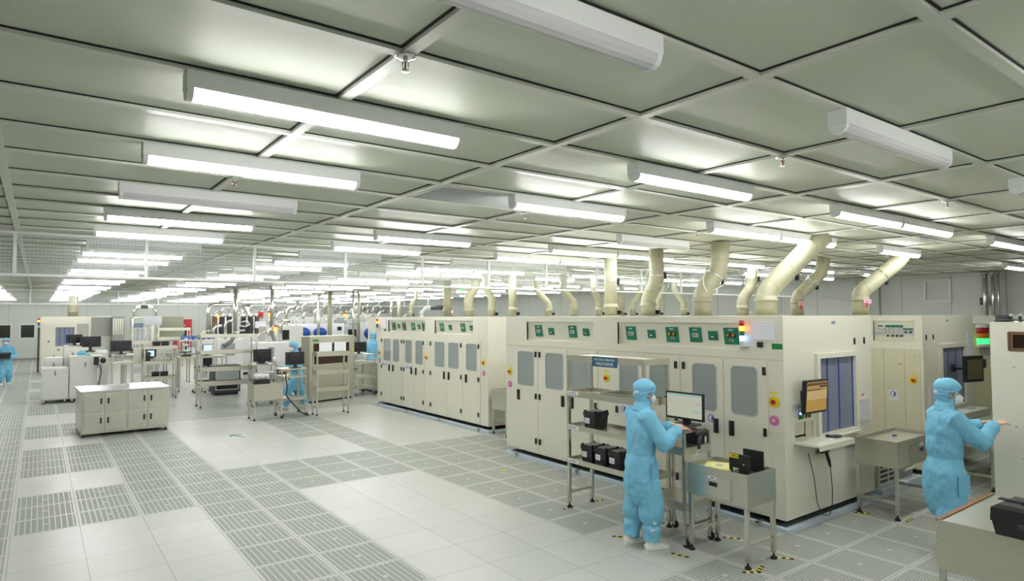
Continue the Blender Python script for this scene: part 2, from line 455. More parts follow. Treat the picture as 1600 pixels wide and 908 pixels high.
for n, (x0, x1) in enumerate(((-1.75, -1.19), (-0.74, -0.15))):
    g = G(); g.mi = 0; g.sheet(x0 - 0.06, x1 + 0.06, 1.16, 1.97, YF - 0.03, YF - 0.001, [(x0, x1, 1.22, 1.91)], 'y', 0)
    g.mi = 1; g.box(x0, x1, YF - 0.012, YF - 0.002, 1.22, 1.91)
    structure(g.obj('window_%d' % (n + 1), [OFFW, mat('dark_doorway_glass_%d' % n, (40, 42, 34), 0.15)]))
g = G(); g.sheet(6.43, 7.07, 2.62, 3.22, XR - 0.03, XR - 0.001, [(6.48, 7.02, 2.67, 3.17)], 'x', 0); structure(g.obj('trim_1', OFFW))

# ------------------------------------------------------------------ ceiling lights
ROWY = [GY[6 + 2] + 1.37942 * i - 0.0 for i in range(30)]      # 2.95, 4.33, ...
FL = 1.36
def make_light(name, on):
    t = thing(name, 'x', 'ceiling light')
    g = G(); g.box(-FL / 2, FL / 2, -0.05, 0.05, -0.078, 0.0, 0.004); g.obj('housing', LAMPH, t)
    poly = [(0.046 * math.cos(a), -0.078 - 0.046 * math.sin(a)) for a in [PI * k / 7 for k in range(8)]]
    g = G(); g.prism(poly, -FL / 2 + 0.03, FL / 2 - 0.03, 'x'); g.obj('diffuser', TUBE if on else TUBEOFF, t)
    for s in (-1, 1):
        g = G(); g.prism([(p[0] * 1.04, p[1]) for p in poly], s * (FL / 2 - 0.03), s * (FL / 2 - 0.004), 'x'); g.obj('end_cap', LAMPH, t)
    if not on:
        for s in (-1, 1):
            g = G(); g.cyl((-FL / 2 + 0.04, s * 0.018, -0.095), (FL / 2 - 0.04, s * 0.018, -0.095), 0.011, 8); g.obj('lamp_tube', WHITE, t)
    return t
LCOLS = [(-1.589, 'far-left'), (1.156, 'left'), (3.901, 'second from left'), (6.646, 'third from left'), (8.019, 'fourth from left'), (10.764, 'fifth from left'), (13.51, 'sixth from left'), (16.25, 'right-hand')]
lit = make_light('ceiling_light', True); unlit = make_light('ceiling_light', False)
first = {True: True, False: True}
def place_light(x, y, on, label):
    src = lit if on else unlit
    if first[on]:
        first[on] = False; o = src; o.location = (x, y, CZ - 0.010); o['label'] = label; o['group'] = 'ceiling tube lights'
    else:
        dup(src, (x, y, CZ - 0.010), 0, label, 'ceiling tube lights')
# off pieces: the row nearest the eye, and one in the left column
place_light(1.156, GY[6], False, 'unlit ceiling light nearest the eye, clear cover, above the left aisle')
place_light(3.901, GY[6], False, 'unlit clear-covered ceiling light with a grey end cap, right of the nearest sprinklers')
place_light(6.646, GY[6], False, 'unlit ceiling light at the far right edge, cut by the frame')
for ci, (x, cn) in enumerate(LCOLS):
    for r, y in enumerate(ROWY):
        if y > YF - 0.5: continue
        if ci == 0 and r < 9: continue
        on = r % 3 != 2
        if ci == 2 and r == 2: continue
        if ci == 4 and r == 2: continue
        if ci == 5 and r in (2, 5): continue
        if ci == 6 and r < 3: continue
        if ci == 7 and r in (0, 2): continue
        if not on:
            place_light(x, y, False, 'unlit tube light, %s from the near end of the %s ceiling column' % (ORD[r if ci else r - 9], cn)); continue
        place_light(x, y, True, 'lit tube light, %s from the near end of the %s ceiling column' % (ORD[r if ci else r - 9], cn))

for x in (1.156, 3.901, 6.646):
    for k, y in enumerate((GY[4], GY[2])):
        place_light(x, y, True, 'lit ceiling light behind the viewpoint, %s row, %s column' % (('nearer', 'farther')[k], {1.156: 'left', 3.901: 'middle', 6.646: 'right'}[x]))

# air-return grille and sprinklers
t = thing('air_grille', 'slatted grey air grille set in the ceiling beside a lit tube', 'air grille', (GX[6] + 0.686, GY[6 + 4] + 0.345, CZ))
g = G(); g.sheet(-0.65, 0.65, -0.31, 0.31, -0.012, 0.006, [(-0.63, 0.63, -0.29, 0.29)], 'z', 0); g.obj('frame', CEILB, t)
g = G(); g.box(-0.63, 0.63, -0.29, 0.29, 0.006, 0.010); g.obj('backing', DARK2, t)
g = G()
for i in range(13):
    y = -0.275 + 0.55 * i / 12
    g.box(-0.63, 0.63, y - 0.014, y + 0.006, -0.008, 0.003)
g.obj('slats', LGREY, t)
def sprinkler(x, y, lab, first_t=[None]):
    if first_t[0] is None:
        t = thing('sprinkler', lab, 'sprinkler', (x, y, CZ - 0.01), 0, 'ceiling sprinklers'); first_t[0] = t
        g = G(); g.lathe([(0.0, 0.0), (0.045, 0.0), (0.042, -0.008), (0.02, -0.012), (0.0, -0.012)]); g.obj('escutcheon', CHROME, t)
        g = G(); g.cyl((0, 0, -0.01), (0, 0, -0.025), 0.010); g.tube([(0.012, 0, -0.025), (0.014, 0, -0.045), (0.004, 0, -0.06)], 0.003, 6); g.tube([(-0.012, 0, -0.025), (-0.014, 0, -0.045), (-0.004, 0, -0.06)], 0.003, 6); g.lathe([(0.0, -0.06), (0.016, -0.06), (0.016, -0.063), (0, -0.063)]); g.obj('body', CHROME, t)
        g = G(); g.cyl((0, 0, -0.026), (0, 0, -0.058), 0.004, 8); g.obj('bulb', RED, t)
    else:
        dup(first_t[0], (x, y, CZ - 0.01), 0, lab, 'ceiling sprinklers')
for x, y, lab in ((GX[5], GY[7], 'ceiling sprinkler nearest the eye, on the left grid crossing'), (GX[5], GY[11], 'ceiling sprinkler on the left grid, beyond the second lit tube'),
                  (GX[7], GY[7], 'ceiling sprinkler over the right aisle, left of the unlit light'), (GX[7], GY[11], 'ceiling sprinkler right of the air grille'),
                  (GX[9], GY[7], 'ceiling sprinkler between the two right-hand lit tubes'), (GX[9], GY[11], 'ceiling sprinkler above the pair of ducts near the right machine')):
    sprinkler(x, y, lab)
t = thing('smoke_detector', 'beige smoke detector on the ceiling above the far right wall', 'smoke detector', (12.137, GY[11], CZ - 0.01))
g = G(); g.lathe([(0, 0), (0.06, 0), (0.058, -0.02), (0, -0.02)]); g.obj('base', OFFW, t)
g = G(); g.lathe([(0, -0.02), (0.045, -0.02), (0.03, -0.05), (0, -0.052)]); g.obj('sensor_head', OFFW, t)

# ------------------------------------------------------------------ smoke barriers (wired glass hung from the ceiling)
def barrier(name, label, y, x0, x1, zb, rods, wire=True):
    t = thing(name, label, 'smoke barrier', ((x0 + x1) / 2, y, zb)); cx = (x0 + x1) / 2; hh = CZ - 0.01 - zb
    g = G(); g.box(x0 - cx, x1 - cx, -0.02, 0.02, 0, 0.03, 0.003); g.obj('bottom_rail', WHITE, t)
    g = G(); g.box(x0 - cx, x1 - cx, -0.02, 0.02, hh - 0.03, hh); g.obj('top_rail', WHITE, t)
    for i, x in enumerate(rods):
        g = G(); g.box(x - cx - 0.018, x - cx + 0.018, -0.022, 0.022, 0.0, hh - 0.031); g.obj('hanger', WHITE, t)
    xs = [x0] + list(rods) + [x1]
    for a, b in zip(xs[:-1], xs[1:]):
        if b - a < 0.2: continue
        g = G(); g.box(a - cx + 0.02, b - cx - 0.02, -0.004, 0.004, 0.031, hh - 0.031); g.obj('glass_panel', WIRED, t)
rods = [-0.24 + 1.3726 * i for i in range(-3, 14)]
barrier('smoke_barrier', 'white-framed wired glass smoke barrier hanging nearest, across the whole ceiling', 9.62, XL, XR, 2.80, rods)
barrier('smoke_barrier', 'white-framed glass smoke barrier hanging farther back above the far machines', 29.1, XL, XR, 2.80, rods)

# ------------------------------------------------------------------ ducts
def duct(label, x, y, r, path, flange=0.12, red=False, pink=False, box=None, cable=False, z0=2.285, clamp=None, matl=DUCT):
    """path: points (dx,dy,z) above the base"""
    t = thing('exhaust_duct', label, 'duct', (x, y, z0), 0, 'exhaust ducts on the machines')
    pts = [Vector((0, 0, 0)), Vector((0, 0, path[0][2] - z0 - 0.02))]
    raw = [Vector((0, 0, 0))] + [Vector((p[0], p[1], p[2] - z0)) for p in path]
    # soften corners
    pts = [raw[0]]
    for i in range(1, len(raw) - 1):
        a, b, c = raw[i - 1], raw[i], raw[i + 1]
        d1 = (a - b).normalized() * min(r * 0.75, (a - b).length * 0.45); d2 = (c - b).normalized() * min(r * 0.75, (c - b).length * 0.45)
        for k in range(5):
            q = k / 4; pts.append((b + d1) * (1 - q) ** 2 + b * 2 * q * (1 - q) + (b + d2) * q ** 2)
    pts.append(raw[-1])
    g = G(); g.tube(pts, r, 22); g.obj('pipe', matl, t)
    g = G(); zf = flange
    g.lathe([(r * 0.98, zf - 0.012), (r * 1.22, zf - 0.012), (r * 1.22, zf + 0.004), (r * 1.06, zf + 0.006), (r * 1.06, zf + 0.05), (r * 0.98, zf + 0.05)], n=22); g.obj('flange', matl, t)
    g = G(); g.lathe([(r * 0.98, 0.0), (r * 1.45, 0.0), (r * 1.45, 0.010), (r * 0.98, 0.012)], n=22); g.obj('base_collar', matl, t)
    # joint rings at bends
    for i in range(1, len(raw) - 1):
        d = (raw[i + 1] - raw[i]).normalized(); q = raw[i] + d * min(r * 0.9, (raw[i + 1] - raw[i]).length * 0.45)
        g = G(); g.tube([q - d * 0.006, q + d * 0.006], r * 1.02, 22); g.obj('joint_ring', matl, t)
    if clamp:
        a = Vector((clamp[0], clamp[1], clamp[2] - z0)); d = Vector(clamp[3]).normalized()
        g = G(); g.tube([a - d * 0.007, a + d * 0.007], r * 1.035, 22); g.obj('clamp_band', CHROME, t)
        g = G(); s = d.cross(Vector((0.6, 0.8, 0))).normalized(); s = s if s.dot(R) > 0 else -s
        q = a + s * (r + 0.015); g.box(q.x - 0.022, q.x + 0.022, q.y - 0.022, q.y + 0.022, q.z - 0.05, q.z + 0.05, 0.006); g.obj('damper_lever', DARK, t)
    if red:
        g = G(); g.prism([(0.0, 0.02), (0.035, 0.045), (0.035, 0.07), (0.0, 0.1)], -0.012, 0.012, 'x')
        o = g.obj('red_lever', RED, t); o.location = (r * 0.62, -r * 0.80, 0); o.rotation_euler.z = PI * 0.2
    if pink:
        g = G(); g.box(-0.06, 0.06, -0.003, 0.003, -0.03, 0.03)
        o = g.obj('pink_tag', PINKT, t); o.location = (-0.10 * 0.8, -r * 1.1 - 0.01, flange - 0.03); o.rotation_euler = (0, 0.12, -0.64)
        lettering('风阀状态', 0.026, NAVY, o, (0, -0.004, 0))
        g = G(); g.prism([(-0.012, -0.08), (0.014, -0.05), (0.012, 0.02), (-0.012, 0.02)], -0.004, 0.004, 'y')
        o = g.obj('red_tag', RED, t); o.location = (-0.13 * 0.8, -r * 1.1 - 0.012, flange - 0.07); o.rotation_euler = (0, 0.05, -0.64)
    if box:
        g = G(); g.box(-0.025, 0.025, -0.03, 0.03, 0.03, 0.10, 0.005)
        o = g.obj('sensor_box', DARK if box == 1 else OFFW, t); o.location = (r * 0.85 + 0.02, -r * 0.65 - 0.02, 0.0)
    if cable:
        q = Vector((clamp[0], clamp[1], clamp[2] - z0)) if clamp else Vector((0, 0, 0.5))
        g = G(); a = q + Vector((-r * 1.1, -r * 0.2, -0.02))
        P = [a + Vector((-0.14 * math.sin(PI * k / 12) - 0.0, 0.02, 0.16 * math.cos(PI * k / 12) - 0.06)) for k in range(13)] + [q + Vector((0.0, -r * 1.12, -0.13)), q + Vector((r * 1.0, -r * 0.6, -0.03))]
        g.tube(P, 0.006, 6); g.obj('hose_loop', WHITE, t)
    return t
TOP = CZ - 0.012
# machine nearest row
duct('straight cream duct rising from the near machine, left of the bent ones', 7.6, 7.47, 0.105, [(0, 0, TOP)], 0.16, box=1, clamp=(0, 0, 2.86, (0, 0, 1)))
duct('cream duct on the near machine with a gentle kink and a white hose loop', 7.6, 6.67, 0.11, [(0, 0, 2.56), (0.10, -0.09, 2.82), (0.10, -0.09, TOP)], 0.17, box=1, clamp=(0.10, -0.09, 2.92, (0, 0, 1)), cable=True)
duct('thick cream duct leaning right above the third control recess', 7.6, 5.66, 0.125, [(0, 0, 2.62), (0.20, -0.15, 2.95), (0.21, -0.16, TOP)], 0.22, red=True, clamp=(0.15, -0.11, 2.86, (0.2, -0.15, 0.33)), cable=True)
duct('thickest cream duct, slanting up to the ceiling above the signal lights', 7.6, 4.67, 0.130, [(0, 0, 2.60), (0.42, -0.31, 3.12), (0.62, -0.46, TOP)], 0.21, clamp=(0.25, -0.18, 2.90, (0.42, -0.31, 0.52)))
# twin machine row behind
duct('slim cream duct with a white sensor box, left of the thickest duct', 11.0, 7.27, 0.10, [(0, 0, 2.60), (0.17, -0.12, 2.88), (0.17, -0.12, TOP)], 0.16, box=2, clamp=(0.17, -0.12, 3.0, (0, 0, 1)), cable=True)
duct('cream duct with a pink tag, bending right behind the near machine', 11.0, 6.15, 0.108, [(0, 0, 2.62), (0.36, -0.27, 3.05), (0.40, -0.30, TOP)], 0.24, pink=True, clamp=(0.22, -0.17, 2.89, (0.36, -0.27, 0.43)))
duct('rightmost cream duct with a pink tag, slanting up above the machine end', 10.9, 5.0, 0.125, [(0, 0, 2.66), (0.50, -0.37, 3.16), (0.62, -0.46, TOP)], 0.26, pink=True, clamp=(0.28, -0.21, 2.95, (0.5, -0.37, 0.5)))
# ducts over the second machine and beyond
for lab, x, y, r, path in (
    ('wide straight cream duct rising from the left-hand machine', 8.6, 14.40, 0.105, [(0, 0, TOP)]),
    ('cream duct on the left-hand machine leaning right', 8.6, 13.37, 0.115, [(0, 0, 2.75), (0.15, -0.11, 3.05), (0.16, -0.12, TOP)]),
    ('cream duct on the left-hand machine leaning left', 8.6, 12.36, 0.085, [(0, 0, 2.72), (-0.11, 0.08, 2.98), (-0.11, 0.08, TOP)]),
    ('straight cream duct at the near end of the left-hand machine', 8.6, 11.53, 0.09, [(0, 0, TOP)]),
    ('cream duct leaning left behind the near machine, over the gap', 11.0, 13.12, 0.09, [(0, 0, 2.62), (-0.25, 0.19, 2.98), (-0.25, 0.19, TOP)]),
    ('cream duct leaning left behind the near machine, beside a wire tray', 11.0, 12.15, 0.10, [(0, 0, 2.66), (-0.2, 0.15, 2.95), (-0.2, 0.15, TOP)]),
    ('slim cream duct kinked left behind the straight duct', 11.0, 11.22, 0.08, [(0, 0, 2.66), (-0.10, 0.07, 2.9), (-0.10, 0.07, TOP)]),
    ('slim straight cream duct beyond the near straight duct', 14.5, 13.79, 0.085, [(0, 0, TOP)]),
    ('slim cream duct leaning right beyond the kinked duct', 14.5, 13.33, 0.085, [(0, 0, 2.72), (0.20, -0.15, 3.0), (0.2, -0.15, TOP)]),
    ('slim cream duct leaning right, half hidden by the kinked duct', 14.5, 12.36, 0.085, [(0, 0, 2.72), (0.17, -0.12, 3.0), (0.17, -0.12, TOP)]),
    ('slim cream duct leaning left beside the thick leaning duct', 14.5, 11.43, 0.085, [(0, 0, 2.66), (-0.2, 0.15, 3.0), (-0.2, 0.15, TOP)]),
    ('thin cream duct curving right over the far end of the left-hand machine', 11.0, 21.02, 0.07, [(0, 0, 2.7), (0.16, -0.12, 3.0), (0.16, -0.12, TOP)])):
    duct(lab, x, y, r, path, 0.17, red=(r > 0.1), box=1 if r < 0.1 else None)

# ------------------------------------------------------------------ process machines
ZB, ZT = 0.10, 2.285
def estop(parent, y, z, fx=0.0, r=0.062):
    g = G(); g.cyl((fx, y, z), (fx - 0.006, y, z), r, 22); o = g.obj('emergency_stop_plate', YELLOW, parent)
    g = G(); g.cyl((fx - 0.006, y, z), (fx - 0.02, y, z), 0.016); g.cyl((fx - 0.02, y, z), (fx - 0.036, y, z), 0.024); g.obj('stop_button', RED, o)
    g = G(); g.box(fx - 0.003, fx, y - 0.045, y + 0.045, z + 0.085, z + 0.105); g.obj('stop_label', YELLOW, o)
def pinkdisc(parent, y, z, fx=0.0):
    g = G(); g.cyl((fx, y, z), (fx - 0.005, y, z), 0.058, 22); o = g.obj('warning_disc', PINK, parent)
    g = G(); g.lathe([(0.034, 0), (0.038, 0), (0.038, 0.004), (0.034, 0.004), (0.034, 0)]); q = g.obj('disc_ring', mat('ring_mauve', (176, 92, 160), 0.5) if 'ring_mauve' not in MATS else MATS['ring_mauve'], o); q.location = (fx - 0.004, y, z); q.rotation_euler = (0, -PI / 2, 0)
    g = G(); g.cyl((fx - 0.005, y, z), (fx - 0.012, y, z), 0.016); g.obj('disc_centre', YELLOW, o)
def hinge(parent, y, z, fx=0.0):
    g = G(); g.box(fx - 0.022, fx, y - 0.017, y + 0.017, z - 0.045, z + 0.045, 0.005); g.obj('hinge', DARK, parent)
def latch(parent, y, z, fx=0.0):
    g = G(); g.box(fx - 0.018, fx, y - 0.032, y + 0.032, z - 0.085, z + 0.085, 0.008); g.box(fx - 0.026, fx - 0.018, y - 0.014, y + 0.014, z - 0.05, z + 0.06, 0.004); g.obj('latch_handle', DARK, parent)
def door(parent, y0, y1, z0, z1, wins, handle=None, hinges=None, fx=-0.012, label=None):
    g = G(); g.sheet(y0 + 0.004, y1 - 0.004, z0, z1, fx, 0.002, wins, 'x', 0.05); d = g.obj('door', CREAM, parent)
    for w in wins:
        g = G(); g.ring(w[0] + 0.004, w[1] - 0.004, w[2] + 0.004, w[3] - 0.004, 0.05, 0.012, fx - 0.004, fx + 0.004, 'x'); g.obj('window_gasket', LGREY, d)
        g = G(); g.rrect(w[0], w[1], w[2], w[3], 0.045, fx + 0.005, fx + 0.009, 'x'); g.obj('window_pane', PANE, d)
    if handle is not None: latch(d, handle, 1.0, fx)
    if hinges is not None:
        for z in (0.30, 1.01, 1.68): hinge(d, hinges, z, fx)
    return d
def round_mark(parent, y, z, fx=-0.013, r=0.045, full=True):
    g = G(); g.box(fx - 0.001, fx + 0.001, y - 0.06, y + 0.06, z - 0.085, z + 0.055); o = g.obj('notice_label', PAPER, parent)
    g = G(); g.lathe([(r * 0.80, 0), (r, 0), (r, 0.002), (r * 0.80, 0.002), (r * 0.80, 0)], n=24); q = g.obj('notice_mark', NAVY, o); q.location = (fx - 0.001, y, z); q.rotation_euler = (0, -PI / 2, 0)
    g = G(); g.box(fx - 0.0025, fx - 0.001, y - r * 0.62, y - r * 0.1, z - r * 0.5, z + r * 0.5); g.obj('notice_figure', NAVY, o)
def recess(parent, y0, y1, panels):
    """console recess at the top of the front; the inner face leans outwards at the top"""
    z0, z1 = 1.905, 2.205; dt, db = 0.018, 0.062
    def px(z): return dt + (db - dt) * (z1 - z) / (z1 - z0)
    g = G()
    P = lambda x, y, z: g.b.verts.new((x, y, z))
    a = [P(dt, y0, z1), P(dt, y1, z1), P(db, y1, z0 + 0.02), P(db, y0, z0 + 0.02)]
    b = [P(0, y0, z1), P(0, y1, z1), P(0, y1, z0), P(0, y0, z0)]
    for q in ((a[0], a[1], a[2], a[3]), (b[0], b[1], a[1], a[0]), (a[3], a[2], b[2], b[3]), (b[0], a[0], a[3], b[3]), (b[1], b[2], a[2], a[1])): g.face(q)
    o = g.obj('console_recess', CREAM, parent)
    ang = math.atan2(db - dt, z1 - z0 - 0.02)
    for (y, kind) in panels:
        hw, hh, zc = {'big': (0.088, 0.092, 2.06), 'small': (0.066, 0.056, 2.055), 'relay': (0.098, 0.098, 2.055), 'meter': (0.02, 0.085, 2.06), 'gauge': (0.045, 0.045, 2.06), 'switch': (0.03, 0.045, 2.055), 'tag': (0.03, 0.012, 2.13)}[kind]
        q = bpy.data.objects.new('control_panel', None)
        g = G()
        col = GREEN
        if kind in ('big', 'small', 'relay'):
            g.box(-0.006, 0, -hw, hw, -hh, hh)
        elif kind == 'tag':
            g.box(-0.004, 0, -hw, hw, -hh, hh)
        elif kind == 'gauge':
            g.cyl((0, 0, 0), (-0.02, 0, 0), hw, 20); col = LGREY
        elif kind == 'meter':
            g.box(-0.012, 0, -hw, hw, -hh, hh - 0.035, 0.003); col = LGREY
        else:
            g.box(-0.006, 0, -hw, hw, -hh, hh); col = PAPER
        nm = {'gauge': 'gauge', 'meter': 'flow_meter', 'tag': 'name_tag'}.get(kind, 'control_panel')
        p = g.obj(nm, col, parent); p.location = (px(zc) - 0.002, y, zc); p.rotation_euler = (0, -ang, 0)
        # y runs leftwards in the picture, so +y is the reader's left
        if kind == 'big':
            g = G(); g.rrect(-0.045, 0.05, -0.03, 0.02, 0.012, -0.014, -0.006, 'x'); g.obj('readout_bezel', LGREY, p)
            g = G(); g.box(-0.016, -0.014, -0.02, 0.044, -0.018, 0.008); g.obj('readout', GREY, p)
            g = G(); g.box(-0.0075, -0.006, -0.03, 0.03, 0.055, 0.068); g.obj('title_bar', OFFW, p)
        elif kind == 'small':
            g = G(); g.box(-0.012, -0.006, -0.035, 0.032, -0.028, 0.002); g.obj('readout_bezel', DARK, p)
            g = G(); g.box(-0.0135, -0.012, -0.020, 0.026, -0.022, -0.006); g.obj('readout', WHITE, p)
        elif kind == 'relay':
            for dy in (-0.036, 0.036):
                g = G(); g.box(-0.016, -0.006, dy - 0.024, dy + 0.024, -0.012, 0.032); g.obj('button_bezel', DARK, p)
                g = G(); g.box(-0.022, -0.016, dy - 0.014, dy + 0.016, -0.002, 0.026); g.obj('push_button', AMBER, p)
            g = G(); g.box(-0.010, -0.006, -0.026, 0.026, -0.064, -0.034); g.obj('switch_plate', LGREY, p)
            g = G(); g.cyl((-0.010, 0, -0.05), (-0.020, 0, -0.05), 0.012); g.obj('red_button', RED, p)
            g = G(); g.box(-0.0075, -0.006, -0.03, 0.03, 0.066, 0.078); g.obj('title_bar', OFFW, p)
        elif kind == 'meter':
            g = G(); g.box(-0.014, 0, -hw - 0.006, hw + 0.006, hh - 0.03, hh); g.obj('meter_cap', GREEN, p)
            g = G(); g.cyl((-0.012, 0, -hh + 0.014), (-0.034, 0, -hh + 0.014), 0.014, 10); g.obj('meter_knob', DARK, p)
        elif kind == 'switch':
            g = G(); g.box(-0.010, -0.006, -hw, hw, 0.02, hh); g.obj('switch_cap', GREEN, p)
            g = G(); g.cyl((-0.006, 0, -0.01), (-0.026, 0, -0.01), 0.018, 12); g.obj('switch_knob', DARK2, p)
        bpy.data.objects.remove(q)
def signal_tower(parent, y, z0, fx, x=None, s=1.0, lit=('amber', 'blue')):
    x = fx - 0.05 if x is None else x
    g = G(); g.box(x - 0.05 * s, x + 0.05 * s, y - 0.05 * s, y + 0.05 * s, z0 - 0.012 * s, z0); g.cyl((x, y, z0), (x, y, z0 + 0.055 * s), 0.026 * s); t = g.obj('signal_tower', OFFW, parent)
    z = z0 + 0.055 * s
    for nm, off, on in (('blue', BLUELENS, BLUEL), ('green', GREENLENS, GREENL), ('amber', AMBER, AMBERL), ('red', RED, RED)):
        g = G(); g.cyl((x, y, z), (x, y, z + 0.054 * s), 0.028 * s, 16); g.obj(nm + '_lens', on if nm in lit else off, t); z += 0.055 * s
    g = G(); g.cyl((x, y, z), (x, y, z + 0.008 * s), 0.028 * s); g.obj('tower_cap', RED, t)
    return t
def shell(parent, L, Dp, front_holes, end_holes=(), end_d=0.0):
    """hollow body: far side, back, top, bottom, front skin, near end skin, inner divider"""
    g = G()
    g.box(0.03, Dp, L - 0.03, L, ZB, ZT); g.box(Dp - 0.03, Dp, 0.03, L - 0.03, ZB, ZT)
    g.box(0.0305, Dp - 0.03, 0.0305, L - 0.03, ZT - 0.03, ZT); g.box(0.03, Dp - 0.03, 0.03, L - 0.03, ZB, ZB + 0.03)
    body = g.obj('body', CREAM, parent)
    g = G(); g.sheet(0.0305, L, ZB, ZT, 0.0, 0.03, front_holes, 'x', 0.0); g.obj('front_skin', CREAM, parent)
    g = G(); g.sheet(0.0, Dp, ZB, ZT, 0.0, 0.03, end_holes, 'y', 0.0); g.obj('end_skin', CREAM, parent)
    g = G(); g.box(0.45, 0.47, 0.03, L - 0.03, 0.9, ZT - 0.04); g.box(0.03, 0.45, 0.03, L - 0.03, 0.95, 0.97); g.obj('inner_wall', LGREY, parent)
    g = G()
    k = 0
    y = 0.5
    while y < L - 0.4:
        g.box(0.22, 0.40, y, y + 0.3, 0.975, 1.25 + 0.15 * (k % 3), 0.01); g.cyl((0.16, y + 0.15, 0.975), (0.16, y + 0.15, 1.5), 0.02); y += 0.72; k += 1
    g.obj('inner_fittings', GREY, parent)
    g = G()
    for yy in (0.25, L * 0.35, L * 0.68, L - 0.25):
        for xx in (0.2, Dp - 0.3):
            g.cyl((xx, yy, 0.055), (xx, yy, ZB + 0.01), 0.025); g.lathe([(0, 0), (0.055, 0), (0.05, 0.02), (0.02, 0.03), (0, 0.03)], (xx, yy, 0.028))
    g.obj('levelling_feet', DARK, parent)
    return body
def tray(label, x0, x1, y0, y1):
    t = thing('containment_tray', label, 'tray', ((x0 + x1) / 2, (y0 + y1) / 2, 0)); a, b = (x1 - x0) / 2, (y1 - y0) / 2
    g = G(); g.sheet(-a, a, -b, b, 0.0, 0.045, [(-a + 0.07, a - 0.07, -b + 0.07, b - 0.07)], 'z', 0); g.obj('rim', TRAYB, t)
    g = G(); g.box(-a + 0.07, a - 0.07, -b + 0.07, b - 0.07, 0.0, 0.025); g.obj('liner', TRAYD, t)
    g = G()
    for k in range(4):
        y = -b + 0.35 + k * (2 * b - 0.7) / 3
        g.box(-a - 0.03, -a + 0.09, y - 0.02, y + 0.02, 0.045, 0.055); g.box(-a - 0.03, -a - 0.015, y - 0.02, y + 0.02, 0.0, 0.055)
    g.obj('clips', STEELM, t)
tray('pale blue-edged drip tray under the nearest machine', 6.34, 8.48, 3.69, 8.75)
tray('pale blue-edged drip tray under the left-hand machine', 7.12, 9.2, 10.36, 15.75)

# --- nearest machine
AX, AY, AL, AD = 6.44, 3.77, 5.05, 2.03
A = thing('process_machine', 'long cream process machine nearest, with open shelf and workbench before it', 'machine', (AX, AY, 0))
def Y(y): return y - AY
doorsA = [  # y0, y1, windows, handle, hinge
    (7.955, 8.75, [(8.06, 8.48)], 8.46, 8.00), (7.25, 7.955, [(7.34, 7.76)], 7.35, 7.90), (6.60, 7.25, [(6.77, 7.16)], 7.14, 6.64),
    (5.72, 6.27, [(5.83, 6.17)], 5.79, 6.22), (5.14, 5.72, [(5.33, 5.63)], 5.64, 5.20), (4.515, 5.14, [(4.61, 4.95)], 4.62, 5.08), (3.95, 4.515, [(4.08, 4.41)], 4.41, 3.99)]
fh = []; dl = []
for y0, y1, ws, h, hg in doorsA:
    wl = [(Y(a), Y(b), 1.165, 1.715) for a, b in ws]
    fh += [(a - 0.02, b + 0.02, c - 0.02, d + 0.02) for a, b, c, d in wl]; dl.append((Y(y0), Y(y1), wl, Y(h), Y(hg)))
recA = [(Y(6.69), Y(8.25)), (Y(4.29), Y(6.21))]
fh += [(a, b, 1.905, 2.205) for a, b in recA]
eh = [(0.70, 1.54, 0.945, 1.80), (0.20, 0.60, 0.925, 1.115)]
shell(A, AL, AD, fh, eh)
for y0, y1, wl, h, hg in dl: door(A, y0, y1, 0.125, 1.79, wl, h, hg)
recess(A, *recA[0], [(Y(7.98), 'big'), (Y(7.67), 'small'), (Y(7.17), 'big'), (Y(6.88), 'small')])
recess(A, *recA[1], [(Y(5.99), 'big'), (Y(5.63), 'small'), (Y(5.29), 'relay'), (Y(4.93), 'big'), (Y(4.68), 'small'), (Y(4.43), 'relay')])
g = G(); g.box(-0.006, 0.002, 0.0, AL, 1.80, 1.815); g.obj('trim_line', CREAM2, A)
estop(A, Y(3.885), 1.353); pinkdisc(A, Y(3.89), 1.15)
estop(A, Y(6.43), 1.42); estop(A, Y(8.70), 1.36, -0.013); pinkdisc(A, Y(8.70), 1.15, -0.013)
round_mark(A, Y(6.10), 1.03); round_mark(A, Y(5.96), 1.03); round_mark(A, Y(4.83), 1.08); round_mark(A, Y(4.69), 1.08)
signal_tower(A, Y(4.235), 1.955, 0.0)
g = G(); g.box(-0.012, 0, Y(3.855), Y(4.13), 2.02, 2.225, 0.004); g.obj('white_board', PAPER, A)
g = G(); g.box(-0.03, 0, Y(4.005), Y(4.065), 1.94, 2.0, 0.004); g.obj('black_socket', DARK, A)
g = G(); g.box(-0.003, 0.001, Y(3.775), Y(3.90), 1.925, 1.985); g.obj('green_sign', GREEN2, A)
# end face of the nearest machine (looks toward -Y)
g = G(); g.sheet(0.64, 1.60, 0.89, 1.855, -0.04, 0.0, [(0.70, 1.54, 0.945, 1.80)], 'y', 0); g.obj('window_frame', CREAM, A)
g = G(); g.box(0.66, 1.58, -0.06, 0.0, 0.885, 0.905); g.obj('window_ledge', CREAM, A)
for i, (a, b) in enumerate(((0.70, 0.94), (0.935, 1.22), (1.215, 1.54))):
    g = G(); g.box(a + 0.002, b - 0.002, 0.004 + 0.006 * (i % 2), 0.008 + 0.006 * (i % 2), 0.95, 1.80); o = g.obj('strip_curtain', STRIP, A)
    g = G(); g.box(b - 0.028, b - 0.004, -0.002 + 0.006 * (i % 2), 0.003 + 0.006 * (i % 2), 0.95, 1.80); g.obj('strip_edge', STRIPE, o)
g = G(); g.box(0.19, 0.61, 0.03, 0.16, 0.915, 1.125); g.obj('niche_box', CREAM2, A)
